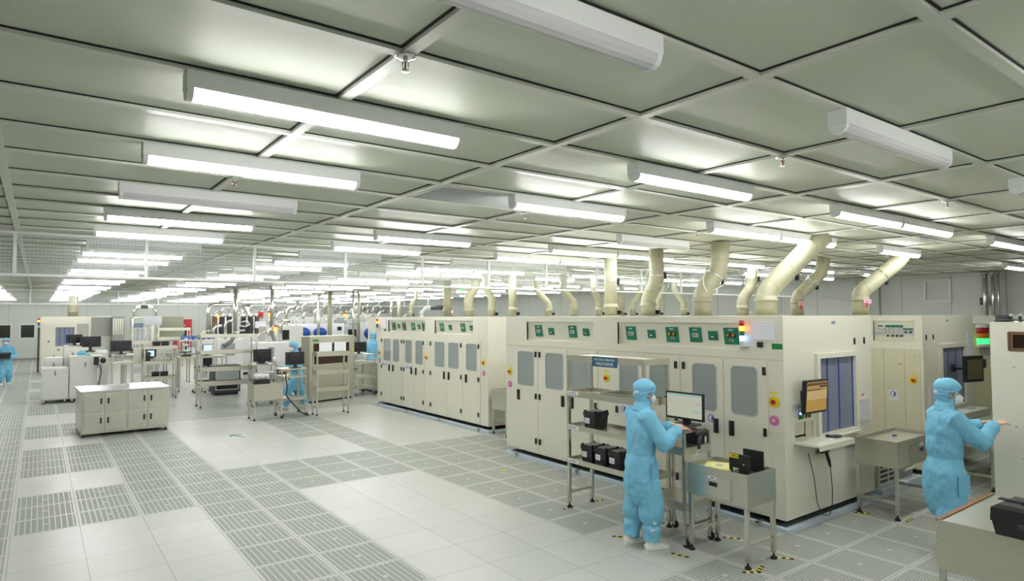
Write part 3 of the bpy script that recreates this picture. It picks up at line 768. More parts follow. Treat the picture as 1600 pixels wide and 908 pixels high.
for bx, bz in ((1.595, 1.975), (1.845, 1.975), (1.25, 0.79), (0.79, 0.795)):
    g = G(); g.rrect(bx - 0.022, bx + 0.022, bz - 0.042, bz + 0.042, 0.021, -0.004, 0.001, 'y'); g.obj('port_hole', DARK, A)
LOGO = mat('logo_blue_grey', (140, 152, 172), 0.5)
def logo(parent, x, z):
    for (a, b) in ((-0.045, -0.018), (-0.014, 0.012), (0.016, 0.045)):
        g = G(); g.prism([(x + a - 0.006, z - 0.017), (x + b - 0.006, z - 0.017), (x + b + 0.006, z + 0.017), (x + a + 0.006, z + 0.017)], -0.003, 0.0, 'y'); g.obj('maker_mark', LOGO, parent)
logo(A, 1.09, 2.205)
g = G(); g.box(0.16, 0.90, -0.30, -0.002, 0.895, 0.92, 0.004); g.box(0.16, 0.90, -0.30, -0.288, 0.862, 0.895); g.obj('keyboard_shelf', CREAM, A)
for i, c in enumerate((BLUEL, AMBER, RED, GREENL)):
    xx = 0.30 + 0.066 * i
    g = G(); g.box(xx - 0.02, xx + 0.02, -0.008, 0, 1.150, 1.238); p = g.obj('button_plate', GREEN, A)
    g = G(); g.cyl((xx, -0.008, 1.216), (xx, -0.024, 1.216), 0.013, 10); g.obj('top_button', c, p)
    g = G(); g.cyl((xx, -0.008, 1.172), (xx, -0.020, 1.172), 0.013, 10); g.obj('low_button', (GREEN2, YELLOW, AMBER, RED)[i], p)
g = G(); g.box(1.60, 1.88, -0.02, 0, 0.99, 1.245); o = g.obj('document_pocket', glassy('clear_pocket', (225, 228, 232), 0.5, 0.15), A)
g = G(); g.box(1.615, 1.865, -0.012, -0.008, 1.0, 1.225); g.obj('document', PAPER, o)
g = G(); g.box(1.74, 1.80, -0.003, 0, 1.30, 1.315); g.obj('red_label', RED, A)
g = G(); g.box(0.63, 0.80, -0.05, 0, 0.725, 0.745, 0.003); g.obj('scanner_bracket', CREAM, A)
# things mounted at or lying on the end of the nearest machine
def monitor(name, label, loc, rotz, w, h, screen, bars=(), stand=0.0, arm=0.0, tilt=0.0, depth=0.03, group=None, back=True):
    """origin at the stand's foot; screen looks to local -y"""
    t = thing(name, label, 'monitor', loc, rotz, group)
    zc = (stand + h / 2) if stand else 0.0
    M = Matrix.Translation((0, 0, zc)) @ Matrix.Rotation(tilt, 4, 'X')
    g = G(); g.box(-w / 2, w / 2, -depth / 2, depth / 2, -h / 2, h / 2, 0.006, M); g.box(-w * 0.3, w * 0.3, depth / 2, depth / 2 + 0.03, -h * 0.3, h * 0.3, 0.01, M); g.obj('housing', DARK, t)
    b = 0.018
    g = G(); g.box(-w / 2 + b, w / 2 - b, -depth / 2 - 0.002, -depth / 2 + 0.001, -h / 2 + b * 1.3, h / 2 - b, 0, M); s = g.obj('screen', screen, t)
    for (u0, u1, v0, v1, m) in bars:
        g = G(); g.box(-w / 2 + b + (w - 2 * b) * u0, -w / 2 + b + (w - 2 * b) * u1, -depth / 2 - 0.0035, -depth / 2 - 0.002, -h / 2 + b * 1.3 + (h - 2.3 * b) * v0, -h / 2 + b * 1.3 + (h - 2.3 * b) * v1, 0, M); g.obj('screen_bar', m, s)
    if stand:
        g = G(); g.box(-0.04, 0.04, depth / 2, depth / 2 + 0.035, 0.008, zc, 0.006); g.rrect(-0.13, 0.13, -0.08, 0.12, 0.03, 0, 0.012, 'z'); g.obj('stand', DARK, t)
    if arm:
        g = G(); g.tube([(0, depth / 2 + 0.02, 0), (0, arm * 0.6, -0.01), (0, arm, -0.01)], 0.022, 10); g.box(-0.06, 0.06, arm - 0.012, arm, -0.07, 0.05, 0.004); g.obj('wall_arm', DARK2, t)
    return t
monitor('monitor', 'black touch monitor with an orange screen on the end of the nearest machine', (AX + 0.385, AY - 0.13, 1.41), math.radians(-2), 0.43, 0.36, SCREENO,
        [(0.02, 0.98, 0.88, 0.97, BROWN2), (0.62, 0.98, 0.80, 0.86, DARK2), (0.02, 0.7, 0.72, 0.75, NAVY), (0.0, 0.99, 0.40, 0.70, SCREENO2)], arm=0.13, tilt=math.radians(4), depth=0.05)
t = thing('keyboard', 'white keyboard on the cream shelf of the nearest machine', 'keyboard', (AX + 0.40, AY - 0.16, 0.92), 0.1)
g = G(); g.box(-0.20, 0.20, -0.075, 0.075, 0, 0.018, 0.005); g.obj('case', WHITE, t)
g = G()
for r_ in range(4):
    for c_ in range(14): g.box(-0.185 + c_ * 0.0262, -0.185 + c_ * 0.0262 + 0.021, -0.06 + r_ * 0.031, -0.06 + r_ * 0.031 + 0.025, 0.018, 0.024)
g.obj('keys', OFFW, t)
t = thing('barcode_reader', 'dark reader lying beside the white keyboard under the end window', 'scanner', (AX + 0.76, AY - 0.16, 0.92), -0.5)
g = G(); g.ball((0, 0, 0.018), 0.085, 0.038, 0.018); g.obj('body', DARK2, t)
g = G(); g.ball((-0.085, 0.01, 0.02), 0.03, 0.03, 0.02); g.obj('head', DARK, t)
t = thing('barcode_scanner', 'black pistol scanner on a coiled lead below the end shelf', 'scanner', (AX + 0.72, AY - 0.06, 0.745))
g = G(); g.box(-0.12, 0.03, -0.03, 0.03, 0.002, 0.04, 0.012); g.box(0.0, 0.05, -0.025, 0.025, 0.0, 0.09, 0.01); g.obj('head', DARK, t)
g = G(); g.tube([(0.02, 0, 0.0), (0.03, -0.02, -0.08), (0.045, -0.03, -0.16)], [0.018, 0.02, 0.014], 10); g.obj('grip', DARK, t)
g = G(); P = [(0.045, -0.03, -0.16), (0.08, -0.03, -0.4), (0.07, -0.03, -0.60), (0.0, -0.035, -0.69), (-0.15, -0.03, -0.66), (-0.24, -0.02, -0.52), (-0.25, 0.0, -0.25), (-0.29, 0.04, 0.02)]
pp = []
for i in range(len(P) - 1):
    for k in range(4):
        pp.append(Vector(P[i]).lerp(Vector(P[i + 1]), k / 4))
pp.append(Vector(P[-1])); sm = [pp[0]] + [(pp[i - 1] + pp[i] * 2 + pp[i + 1]) / 4 for i in range(1, len(pp) - 1)] + [pp[-1]]
g.tube(sm, 0.005, 6); g.obj('lead', DARK2, t)

# --- left-hand machine (second in the row)
BX, BY, BL, BD = 7.22, 10.50, 5.15, 1.95
B = thing('process_machine', 'long cream process machine on the left, beyond the gap with a small steel table', 'machine', (BX, BY, 0))
def Yb(y): return y - BY
doorsB = [(14.82, 15.42, [(14.86, 15.27)], 14.93, 15.38), (14.19, 14.82, [(14.39, 14.72)], 14.71, 14.25), (13.62, 14.19, [(13.72, 14.05)], 13.73, 14.12), (13.10, 13.62, [(13.18, 13.53)], 13.50, 13.14),
          (12.10, 12.85, [(12.19, 12.61)], 12.20, 12.80), (11.45, 12.10, [(11.60, 12.02)], 12.0, 11.50), (10.78, 11.45, [(10.90, 11.30)], 11.30, 10.83)]
fh = []; dl = []
for y0, y1, ws, h, hg in doorsB:
    wl = [(Yb(a), Yb(b), 1.175, 1.725) for a, b in ws]
    fh += [(a - 0.02, b + 0.02, c - 0.02, d + 0.02) for a, b, c, d in wl]; dl.append((Yb(y0), Yb(y1), wl, Yb(h), Yb(hg)))
recB = [(Yb(13.10), Yb(15.03)), (Yb(11.06), Yb(12.64))]
fh += [(a, b, 1.905, 2.205) for a, b in recB]
shell(B, BL, BD, fh)
for y0, y1, wl, h, hg in dl: door(B, y0, y1, 0.125, 1.79, wl, h, hg)
recess(B, *recB[0], [(Yb(14.78), 'relay'), (Yb(14.50), 'small'), (Yb(14.22), 'relay'), (Yb(13.74), 'big'), (Yb(13.45), 'small'), (Yb(13.20), 'relay')])
recess(B, *recB[1], [(Yb(12.38), 'big'), (Yb(12.02), 'small'), (Yb(11.50), 'big'), (Yb(11.17), 'small')])
estop(B, Yb(15.53), 1.355); estop(B, Yb(13.02), 1.355); estop(B, Yb(10.66), 1.355); pinkdisc(B, Yb(10.66), 1.15); pinkdisc(B, Yb(15.53), 1.15)
for y in (15.28, 15.14, 13.98, 13.86, 13.74): round_mark(B, Yb(y), 1.07, r=0.04)
signal_tower(B, Yb(15.58), 1.955, 0.0, lit=('amber',))
g = G(); g.box(-0.012, 0, Yb(15.16), Yb(15.46), 2.0, 2.24); g.obj('white_board', PAPER, B)
g = G(); g.box(-0.003, 0.001, Yb(15.14), Yb(15.28), 1.92, 1.98); g.obj('green_sign', GREEN2, B)
g = G(); g.box(0.55, 0.59, -0.006, 0, 1.20, 1.24); g.obj('green_label', GREEN2, B)

# --- twin machine to the right, behind the wheeled table
CX, CY, CL, CD = 10.06, 3.78, 5.0, 1.93
C = thing('process_machine', 'cream process machine on the right, its flow-meter recess above a steel table', 'machine', (CX, CY, 0))
recC = [(0.10, 0.66)]
shell(C, CL, CD, [(a, b, 1.905, 2.205) for a, b in recC], [(0.63, 1.50, 0.95, 1.80)])
recess(C, *recC[0], [(0.62, 'gauge'), (0.535, 'gauge'), (0.57, 'tag'), (0.47, 'meter'), (0.405, 'meter'), (0.345, 'meter'), (0.285, 'meter'), (0.225, 'switch'), (0.16, 'switch')])
for y0, y1 in ((0.03, 0.24), (0.24, 0.52), (0.52, 1.0)):
    g = G(); g.box(-0.008, 0.0, y0 + 0.003, y1 - 0.003, 0.12, 1.80); d = g.obj('access_panel', CREAM2, C)
    g = G(); g.box(-0.02, -0.008, (y0 + y1) / 2 - 0.03, (y0 + y1) / 2 + 0.03, 1.70, 1.715, 0.003); g.obj('panel_grip', CREAM, d)
estop(C, 0.125, 1.36, -0.008, 0.052); round_mark(C, 0.40, 1.14, -0.009, 0.04)
g = G(); g.box(-0.011, -0.008, 0.28, 0.32, 1.58, 1.59); g.obj('red_label', RED, C)
g = G(); g.sheet(0.56, 1.57, 0.90, 1.86, -0.03, 0.0, [(0.63, 1.50, 0.95, 1.80)], 'y', 0); g.obj('window_frame', CREAM, C)
for i, (a, b) in enumerate(((0.63, 0.92), (0.92, 1.21), (1.21, 1.50))):
    g = G(); g.box(a + 0.002, b - 0.002, 0.004, 0.009, 0.95, 1.80); o = g.obj('strip_curtain', STRIP, C)
    g = G(); g.box(b - 0.03, b - 0.004, 0.0, 0.0035, 0.95, 1.80); g.obj('strip_edge', STRIPE, o)
for bx in (0.126, 0.372):
    g = G(); g.rrect(bx - 0.022, bx + 0.022, 1.93, 2.01, 0.021, -0.004, 0.001, 'y'); g.obj('port_hole', DARK, C)
logo(C, 0.91, 2.205)
g = G(); g.box(1.66, 1.88, -0.006, 0, 1.62, 2.0); g.obj('posted_sheets', PAPER, C)
g = G(); g.box(0.16, 0.42, -0.018, 0, 0.98, 1.26); g.obj('document_pocket', PAPER, C)
g = G(); g.box(0.58, 1.50, -0.32, -0.031, 0.86, 0.89, 0.004); g.box(0.58, 1.50, -0.32, -0.305, 0.82, 0.86); g.obj('keyboard_shelf', CREAM, C)
for i in range(4):
    xx = 0.72 + 0.066 * i
    g = G(); g.box(xx - 0.02, xx + 0.02, -0.04, -0.03, 1.13, 1.22); g.obj('button_plate', (OFFW, OFFW, OFFW, GREENL)[i], C)
monitor('monitor', 'black touch monitor on the end of the right-hand machine, above the masked worker', (CX + 0.94, CY - 0.30, 1.50), math.radians(-12), 0.43, 0.38, SCREENOFF, [(0.04, 0.96, 0.05, 0.9, mat('dim_screen_olive', (92, 88, 58), 0.3))], arm=0.28, depth=0.05)
t = thing('keyboard', 'pale keyboard on the shelf behind the masked worker', 'keyboard', (CX + 1.0, CY - 0.18, 0.89), 0.1)
g = G(); g.box(-0.18, 0.18, -0.07, 0.07, 0, 0.018, 0.005); g.obj('case', WHITE, t)
g = G(); g.box(-0.17, 0.17, -0.06, 0.05, 0.018, 0.022); g.obj('keys', OFFW, t)

# --- plain machines standing behind the front row (their ducts show above)
def back_machine(label, x, y, L, Dp):
    t = thing('process_machine', label, 'machine', (x, y, 0))
    g = G(); g.box(0, Dp, 0, L, ZB, ZT - 0.012, 0.01); g.obj('body', CREAM, t)
    n = int(L / 0.8)
    for i in range(n):
        a = 0.05 + i * (L - 0.1) / n; b = a + (L - 0.1) / n
        g = G(); g.box(-0.012, 0, a + 0.005, b - 0.005, 0.14, 1.8); d = g.obj('door', CREAM, t)
        g = G(); g.rrect(a + 0.15, b - 0.15, 1.17, 1.72, 0.05, -0.016, -0.011, 'x'); g.obj('window_pane', PANE, d)
        latch(d, b - 0.08, 1.0, -0.012)
    g = G()
    for yy in (0.3, L - 0.3):
        for xx in (0.3, Dp - 0.3): g.cyl((xx, yy, 0), (xx, yy, ZB + 0.01), 0.035)
    g.obj('feet', DARK, t)
back_machine('cream machine hidden behind the near one, carrying the left-leaning ducts', 10.2, 10.5, 5.1, 1.9)
back_machine('cream machine in the third row, seen only by its slim ducts', 13.6, 10.6, 4.6, 1.9)
back_machine('cream machine far behind the left-hand machine, with a thin curved duct', 10.2, 18.5, 4.5, 1.9)

# --- machine at the right edge
DX, DY = 7.66, 2.27
Dm = thing('process_machine', 'cream machine cut by the right edge, with a brown-framed dark window', 'machine', (DX, DY, 0))
g = G(); g.sheet(-2.4, 0.0, 0.10, 2.22, 0.0, 0.03, [(-0.98, -0.145, 1.935, 2.125)], 'x', 0); g.obj('front_skin', CREAM, Dm)
g = G(); g.box(0.03, 1.6, -2.4, 0.0, 0.10, 2.22 - 0.0001); 
g.obj('body', CREAM, Dm)
g = G(); g.sheet(-0.96, -0.165, 1.95, 2.11, -0.004, 0.012, [(-0.94, -0.185, 1.965, 2.095)], 'x', 0); g.ring(-0.965, -0.16, 1.95, 2.11, 0.002, 0.016, -0.006, 0.004, 'x'); g.obj('window_frame', BROWN2, Dm)
g = G(); g.box(0.012, 0.018, -0.98, -0.145, 1.935, 2.125); g.obj('window_pane', PANED, Dm)
g = G()
for (y, z) in ((-0.19, 1.78), (-0.40, 1.78), (-0.19, 1.20), (-0.24, 0.58), (-0.24, 0.9)): g.cyl((0, y, z), (-0.004, y, z), 0.008, 8)
g.obj('panel_screws', GREY, Dm)
g = G(); g.box(-0.001, 0.0, -0.485, -0.481, 0.12, 1.9); g.obj('panel_seam', CREAM2, Dm)
for i in range(7):
    y = -0.16 - i * 0.075
    g = G(); g.box(0.06, 0.09, y - 0.014, y + 0.014, 2.22, 2.30, 0.003); q = g.obj('flow_meter', LGREY, Dm)
    g = G(); g.box(0.05, 0.061, y - 0.012, y + 0.012, 2.225, 2.275); g.obj('meter_scale', DARK, q)
g = G(); g.box(0.06, 0.14, -0.14, -0.03, 2.22, 2.29, 0.004); g.tube([(0.06, -0.02, 2.23), (0.05, -0.1, 2.24), (0.05, -0.6, 2.235)], 0.006, 6); g.obj('valve_block', DARK2, Dm)
g = G()
for yy in (-0.2, -2.2):
    for xx in (0.25, 1.4): g.cyl((xx, yy, 0), (xx, yy, 0.11), 0.035)
g.obj('feet', DARK, Dm)

# --- greenish cabinet with the big signal tower, seen in the gap
Ec = thing('process_machine', 'olive-grey cabinet with a white top seen in the gap beside the right edge', 'machine', (13.9, 4.5, 0))
g = G(); g.box(0, 1.6, -1.4, 0.2, 0.10, 2.12, 0.01); g.obj('body', mat('olive_cabinet', (178, 178, 146), 0.45), Ec)
g = G(); g.box(-0.02, 1.62, -1.42, 0.22, 2.12, 2.27, 0.01); g.obj('white_top', OFFW, Ec)
g = G(); g.box(-0.02, 0, -0.31, -0.24, 1.32, 1.48, 0.006); g.obj('latch_handle', DARK, Ec)
g = G(); g.box(-0.01, 0.0, -0.42, -0.22, 1.55, 1.70); g.obj('grey_panel', GREY, Ec)
for nm, z0_, z1_, m_ in (('white_base', 1.70, 1.76, OFFW), ('green_lens', 1.76, 1.86, GREENL), ('amber_lens', 1.86, 1.95, AMBER), ('red_lens', 1.95, 2.05, REDC), ('white_cap', 2.05, 2.115, OFFW)):
    g = G(); g.cyl((-0.10, -0.30, z0_), (-0.10, -0.30, z1_), 0.10 if m_ is OFFW else 0.092, 18); g.obj(nm, m_, Ec)
round_mark(Ec, -0.44, 1.44, -0.002, 0.05)
g = G(); g.box(0.05, 1.55, -1.35, 0.15, 0.0, 0.10); g.obj('plinth', DARK, Ec)

# ------------------------------------------------------------------ steel furniture
def tape(label, loc, rotz, L=0.20, group='striped tape marks on the floor'):
    t = thing('floor_tape', label, 'floor tape', loc, rotz, group)
    n = 5
    for i in range(n):
        g = G(); a = -L / 2 + L * i / n; b = a + L / n
        g.prism([(a, -0.018), (b, -0.018), (b + 0.01, 0.018), (a + 0.01, 0.018)], 0.0005, 0.0025, 'z')
        g.obj('yellow_stripe' if i % 2 else 'black_stripe', YELLOW if i % 2 else RUBBER, t)
def castor(parent, x, y, r=0.04, ztop=0.11):
    g = G(); g.box(x - 0.022, x + 0.022, y - 0.016, y - 0.011, r * 0.8, ztop); g.box(x - 0.022, x + 0.022, y + 0.011, y + 0.016, r * 0.8, ztop); g.box(x - 0.024, x + 0.024, y - 0.018, y + 0.018, ztop - 0.006, ztop); f = g.obj('castor', CHROME, parent)
    g = G(); g.cyl((x + 0.012, y - 0.010, r), (x + 0.012, y + 0.010, r), r, 18); g.obj('wheel', RUBBER, f)
def foot(parent, x, y):
    g = G(); g.cyl((x, y, 0.02), (x, y, 0.08), 0.008, 8); g.lathe([(0, 0), (0.032, 0), (0.030, 0.012), (0.014, 0.03), (0, 0.03)], (x, y, 0.0)); g.obj('levelling_foot', RUBBER, parent)
def rack(label, loc, rotz, w, d, tops, lip, solid_top=False, castors=False, group=None, post=0.036, stretch=True, name='shelf_rack'):
    """steel rack: local x is its width, y its depth; tops are upper shelf edges, highest first"""
    t = thing(name, label, 'shelf', loc, rotz, group); Ht = tops[0]
    for (x, y) in ((0, 0), (w - post, 0), (0, d - post), (w - post, d - post)):
        g = G(); g.box(x, x + post, y, y + post, 0.06 if not castors else 0.10, Ht - 0.002, 0.003); p = g.obj('post', STEEL, t)
        (castor if castors else foot)(p, x + post / 2, y + post / 2)
    for i, z in enumerate(tops):
        g = G(); l = lip[i] if isinstance(lip, (list, tuple)) else lip
        zf = z - 0.012 if (solid_top and i == 0) else z - l * 0.62
        g.box(0.004, w - 0.004, 0.004, d - 0.004, zf - 0.004, zf)
        for (a, b, c, e) in ((-0.003, w + 0.003, -0.003, 0.006), (-0.003, w + 0.003, d - 0.006, d + 0.003), (-0.003, 0.006, 0.006, d - 0.006), (w - 0.006, w + 0.003, 0.006, d - 0.006)):
            g.box(a, b, c, e, z - l, z)
        g.obj('shelf', STEELM, t)
    if stretch and not castors:
        for x in (0.006, w - post + 0.006):
            g = G(); g.box(x, x + post - 0.012, post, d - post, 0.17, 0.20); g.obj('side_stretcher', STEEL, t)
    return t
def steel_table(label, loc, rotz, w, d, h, apron, drawer=(0.12, 0.75), brown=False, group=None, castors=False, trayed=True, feet=True):
    t = thing('steel_table', label, 'table', loc, rotz, group); post = 0.038
    for (x, y) in ((0, 0), (w - post, 0), (0, d - post), (w - post, d - post)):
        g = G(); g.box(x, x + post, y, y + post, 0.06 if not castors else 0.1, h - apron + 0.0, 0.003); p = g.obj('leg', STEEL, t)
        (castor if castors else foot)(p, x + post / 2, y + post / 2)
    zt = h - (0.035 if trayed else 0.004)
    g = G(); g.sheet(-0.004, w + 0.004, -0.004, d + 0.004, h - apron, h, [(0.012, w - 0.012, 0.012, d - 0.012)], 'z', 0); g.obj('apron', STEELM, t)
    g = G(); g.box(0.012, w - 0.012, 0.012, d - 0.012, zt - 0.006, zt); g.obj('tray_top', STEELM, t)
    g = G(); g.box(0.012, w - 0.012, 0.012, d - 0.012, h - apron, h - apron + 0.005); g.obj('underside', STEELM, t)
    if drawer:
        a, b = w * drawer[0], w * drawer[1]
        g = G(); g.sheet(a, b, h - apron + 0.03, h - 0.07, -0.012, -0.0045, [], 'y', 0); q = g.obj('drawer', STEEL, t)
        m = (a + b) / 2; zz = h - apron * 0.5
        g = G(); g.box(m - 0.045, m + 0.045, -0.0145, -0.012, zz - 0.02, zz + 0.02); g.obj('drawer_pull', DARK, q)
        g = G(); g.box(m - 0.055, m + 0.04, -0.014, -0.012, zz + 0.045, zz + 0.075); l = g.obj('drawer_label', PAPER, q)
        g = G(); g.box(m - 0.03, m + 0.02, -0.0146, -0.014, zz + 0.054, zz + 0.066); g.obj('label_mark', GREY, l)
    if brown:
        g = G(); g.box(-0.006, 0.022, -0.006, d + 0.006, h, h + 0.004); g.box(-0.008, -0.0045, -0.006, d + 0.006, h - 0.02, h + 0.004); g.obj('wooden_edge', BROWN, t)
    for y in (0.01,):
        for x in (0.006, w - post + 0.006):
            g = G(); g.box(x, x + post - 0.012, post, d - post, 0.17, 0.205); g.obj('side_stretcher', STEEL, t)
    return t
def black_box(label, loc, rotz, w=0.25, d=0.21, h=0.19, group='black carrier boxes on the near shelf', lab=True, simple=False):
    t = thing('carrier_box', label, 'box', loc, rotz, group)
    def fr(z0, z1, k0, k1, g):
        A = [g.b.verts.new((sx * w / 2 * k0, sy * d / 2 * k0, z0)) for sx, sy in ((-1, -1), (1, -1), (1, 1), (-1, 1))]
        B = [g.b.verts.new((sx * w / 2 * k1, sy * d / 2 * k1, z1)) for sx, sy in ((-1, -1), (1, -1), (1, 1), (-1, 1))]
        g.face(A[::-1]); g.face(B)
        for i in range(4): g.face([A[i], A[(i + 1) % 4], B[(i + 1) % 4], B[i]])
    g = G(); fr(0.0, h * 0.72, 0.84, 0.92, g); g.obj('tub', DARK, t)
    g = G(); fr(h * 0.72, h * 0.78, 1.0, 1.0, g); fr(h * 0.78, h * 0.94, 0.99, 0.96, g); lid = g.obj('lid', DARK, t)
    g = G(); g.box(-w * 0.36, w * 0.36, -d * 0.34, d * 0.34, h * 0.94, h * 0.965); g.obj('clear_top', LGREY if not simple else DARK2, lid)
    if not simple:
        g = G()
        for sx in (-1, 1):
            for sy in (-1, 1): g.box(sx * w * 0.42 - 0.012, sx * w * 0.42 + 0.012, sy * d * 0.4 - 0.012, sy * d * 0.4 + 0.012, h * 0.94, h)
        g.obj('corner_studs', DARK, lid)
        for s in (-1, 1):
            g = G(); g.box(s * w * 0.5, s * (w * 0.5 + 0.012), -0.03, 0.03, h * 0.62, h * 0.86, 0.003); g.obj('latch', DARK2, t)
        for i in range(6):
            x = -w * 0.36 + i * w * 0.72 / 5
            g = G(); g.box(x - 0.008, x + 0.008, -d * 0.46, -d * 0.40, 0.004, h * 0.2); g.obj('rib', DARK2, t)
    if lab:
        g = G(); g.box(-0.075, 0.005, -d * 0.468, -d * 0.462, h * 0.30, h * 0.60)
        q = g.obj('paper_label', PAPER, t); q.rotation_euler.x = -0.0
        g = G()
        for k in range(3): g.box(-0.068, -0.01, -d * 0.47, -d * 0.468, h * (0.36 + 0.07 * k), h * (0.375 + 0.07 * k))
        g.obj('label_print', GREY, q)
    return t
def keyboard(label, loc, rotz, w=0.42):
    t = thing('keyboard', label, 'keyboard', loc, rotz)
    g = G(); g.box(-w / 2, w / 2, -0.07, 0.07, 0, 0.018, 0.004); g.obj('case', DARK, t)
    g = G()
    for r_ in range(5):
        for c_ in range(15): g.box(-w / 2 + 0.012 + c_ * (w - 0.02) / 15, -w / 2 + 0.012 + (c_ + 0.85) * (w - 0.02) / 15, -0.06 + r_ * 0.025, -0.06 + r_ * 0.025 + 0.02, 0.018, 0.024)
    g.obj('keys', DARK2, t)
def trolley(label, loc, rotz, w, d, tops, group=None, lip=0.05, blue=False):
    t = thing('computer_trolley', label, 'trolley', loc, rotz, group); post = 0.03; Ht = tops[0]
    for (x, y) in ((0, 0), (w - post, 0), (0, d - post), (w - post, d - post)):
        g = G(); g.box(x, x + post, y, y + post, 0.10, Ht - 0.001, 0.003); p = g.obj('post', STEEL, t); castor(p, x + post / 2, y + post / 2)
    for i, z in enumerate(tops):
        l = 0.03 if i == 0 else lip
        g = G(); g.box(0.004, w - 0.004, 0.004, d - 0.004, z - 0.008, z)
        for (a, b, c, e) in ((0, w, -0.003, 0.004), (0, w, d - 0.004, d + 0.003), (-0.003, 0.004, 0.004, d - 0.004), (w - 0.004, w + 0.003, 0.004, d - 0.004)): g.box(a, b, c, e, z - l, z + (0.004 if i else 0.0))
        g.obj('shelf', STEELM, t)
    for x in (0.004, w - post + 0.004):
        g = G(); g.box(x, x + 0.022, post, d - post, 0.20, 0.225); g.obj('lower_stretcher', STEEL, t)
    return t

# near shelf
r = rack('open stainless shelf of four tiers with a blue sign, holding black boxes', (5.16, 5.83, 0), -PI / 2, 1.235, 0.41, [1.83, 1.405, 0.995, 0.595], [0.07, 0.075, 0.06, 0.06], solid_top=True)
g = G(); g.box(0.455, 0.85, -0.010, -0.004, 1.715, 1.83); sg = g.obj('shelf_sign', SIGNB, r)
lettering('BIG STICK WIN/TEA', 0.036, OFFW, sg, (0.6525, -0.0105, 1.795), FACE_NY)
lettering('待制品专用货架', 0.040, OFFW, sg, (0.6525, -0.0105, 1.748), FACE_NY)
for z in (1.375, 0.968, 0.568):
    g = G(); g.box(0.02, 0.21, -0.006, -0.0035, z - 0.022, z + 0.018); q = g.obj('tier_label', PAPER, r)
    g = G(); g.box(0.035, 0.17, -0.007, -0.006, z - 0.008, z + 0.004); g.obj('label_print', GREY, q)
for y, z, lab in ((5.52, 0.962, 'black lidded box alone on the third tier of the near steel shelf'), (5.57, 0.562, 'black lidded box on the lowest tier, left of its two neighbours'),
                  (5.345, 0.562, 'black lidded box in the middle of three on the lowest tier'), (5.12, 0.562, 'black lidded box on the lowest tier, beside the worker')):
    black_box(lab, (5.345, y, z), -PI / 2, w=0.195, d=0.24, h=0.215)
t = thing('metal_tray', 'flat steel tray on the second tier of the near shelf, behind the worker', 'tray', (5.36, 4.95, 1.362))
g = G(); g.sheet(-0.17, 0.17, -0.33, 0.33, 0.0, 0.06, [(-0.16, 0.16, -0.32, 0.32)], 'z', 0); g.box(-0.16, 0.16, -0.32, 0.32, 0.0, 0.005); g.obj('pan', STEEL, t)

# worker's computer trolley
trolley('stainless computer trolley with a lit white monitor, worked at by the near worker', (5.17, 4.585, 0), -PI / 2, 0.49, 0.43, [1.15, 0.975, 0.43], lip=0.075)
monitor('monitor', 'lit white-screened monitor on the computer trolley, before the near worker', (5.47, 4.315, 1.15), -PI / 2 + 0.03, 0.47, 0.285, SCREENW, [(0.0, 1.0, 0.93, 0.985, SCREENT), (0.72, 0.97, 0.25, 0.3, SCREENT), (0.8, 0.97, 0.6, 0.64, SCREENT)], stand=0.055)
keyboard('black keyboard on the computer trolley under the near worker\'s hands', (5.27, 4.27, 1.151), -PI / 2 - 0.04)
t = thing('mouse', 'small black mouse beside the keyboard on the trolley', 'mouse', (5.27, 4.535, 1.151), -PI / 2)
g = G(); g.ball((0, 0, 0.015), 0.03, 0.05, 0.018); g.obj('shell', DARK, t)
g = G(); g.cyl((0, 0.02, 0.03), (0, 0.03, 0.03), 0.006, 8); g.obj('wheel', DARK2, t)
t = thing('barcode_scanner', 'grey hand scanner hanging on the end of the computer trolley', 'scanner', (5.36, 4.06, 1.08))
g = G(); g.ball((0.02, 0, 0.03), 0.085, 0.03, 0.035); g.ball((0.1, 0, 0.03), 0.035, 0.035, 0.04); g.obj('head', DARK, t)
g = G(); g.tube([(0.0, 0, 0.02), (-0.02, -0.015, -0.05), (-0.03, -0.02, -0.12)], [0.022, 0.02, 0.016], 10); g.obj('grip', DARK2, t)
g = G(); g.tube([(-0.03, -0.02, -0.12), (-0.08, -0.02, -0.18), (-0.15, -0.02, -0.30), (-0.17, 0.0, -0.40), (-0.15, 0.03, -0.62), (-0.165, 0.04, -0.80)], 0.004, 6); g.obj('lead', WHITE, t)
t = thing('terminal_box', 'small black box under the trolley top beside the scanner', 'box', (5.495, 4.215, 0.976))
g = G(); g.box(-0.06, 0.06, -0.08, 0.08, 0, 0.14, 0.008); g.obj('case', DARK, t)
g = G(); g.box(-0.062, -0.06, -0.05, 0.05, 0.04, 0.09); g.obj('front_plate', DARK2, t)
g = G()
for q in range(8):
    a = q * 0.8; g.box(-0.09 + 0.03 * (q % 3), 0.03 + 0.03 * (q % 3), -0.05 + 0.015 * q, -0.035 + 0.015 * q, 0.005 + 0.01 * (q % 4), 0.012 + 0.01 * (q % 4), 0, Matrix.Rotation(a, 4, 'Z'))
tag(g.obj('cable_bundle', BROWN, None, (5.42, 4.86, 0.0)), 'brown tangle of wiring on the floor behind the trolley castor', 'cable')

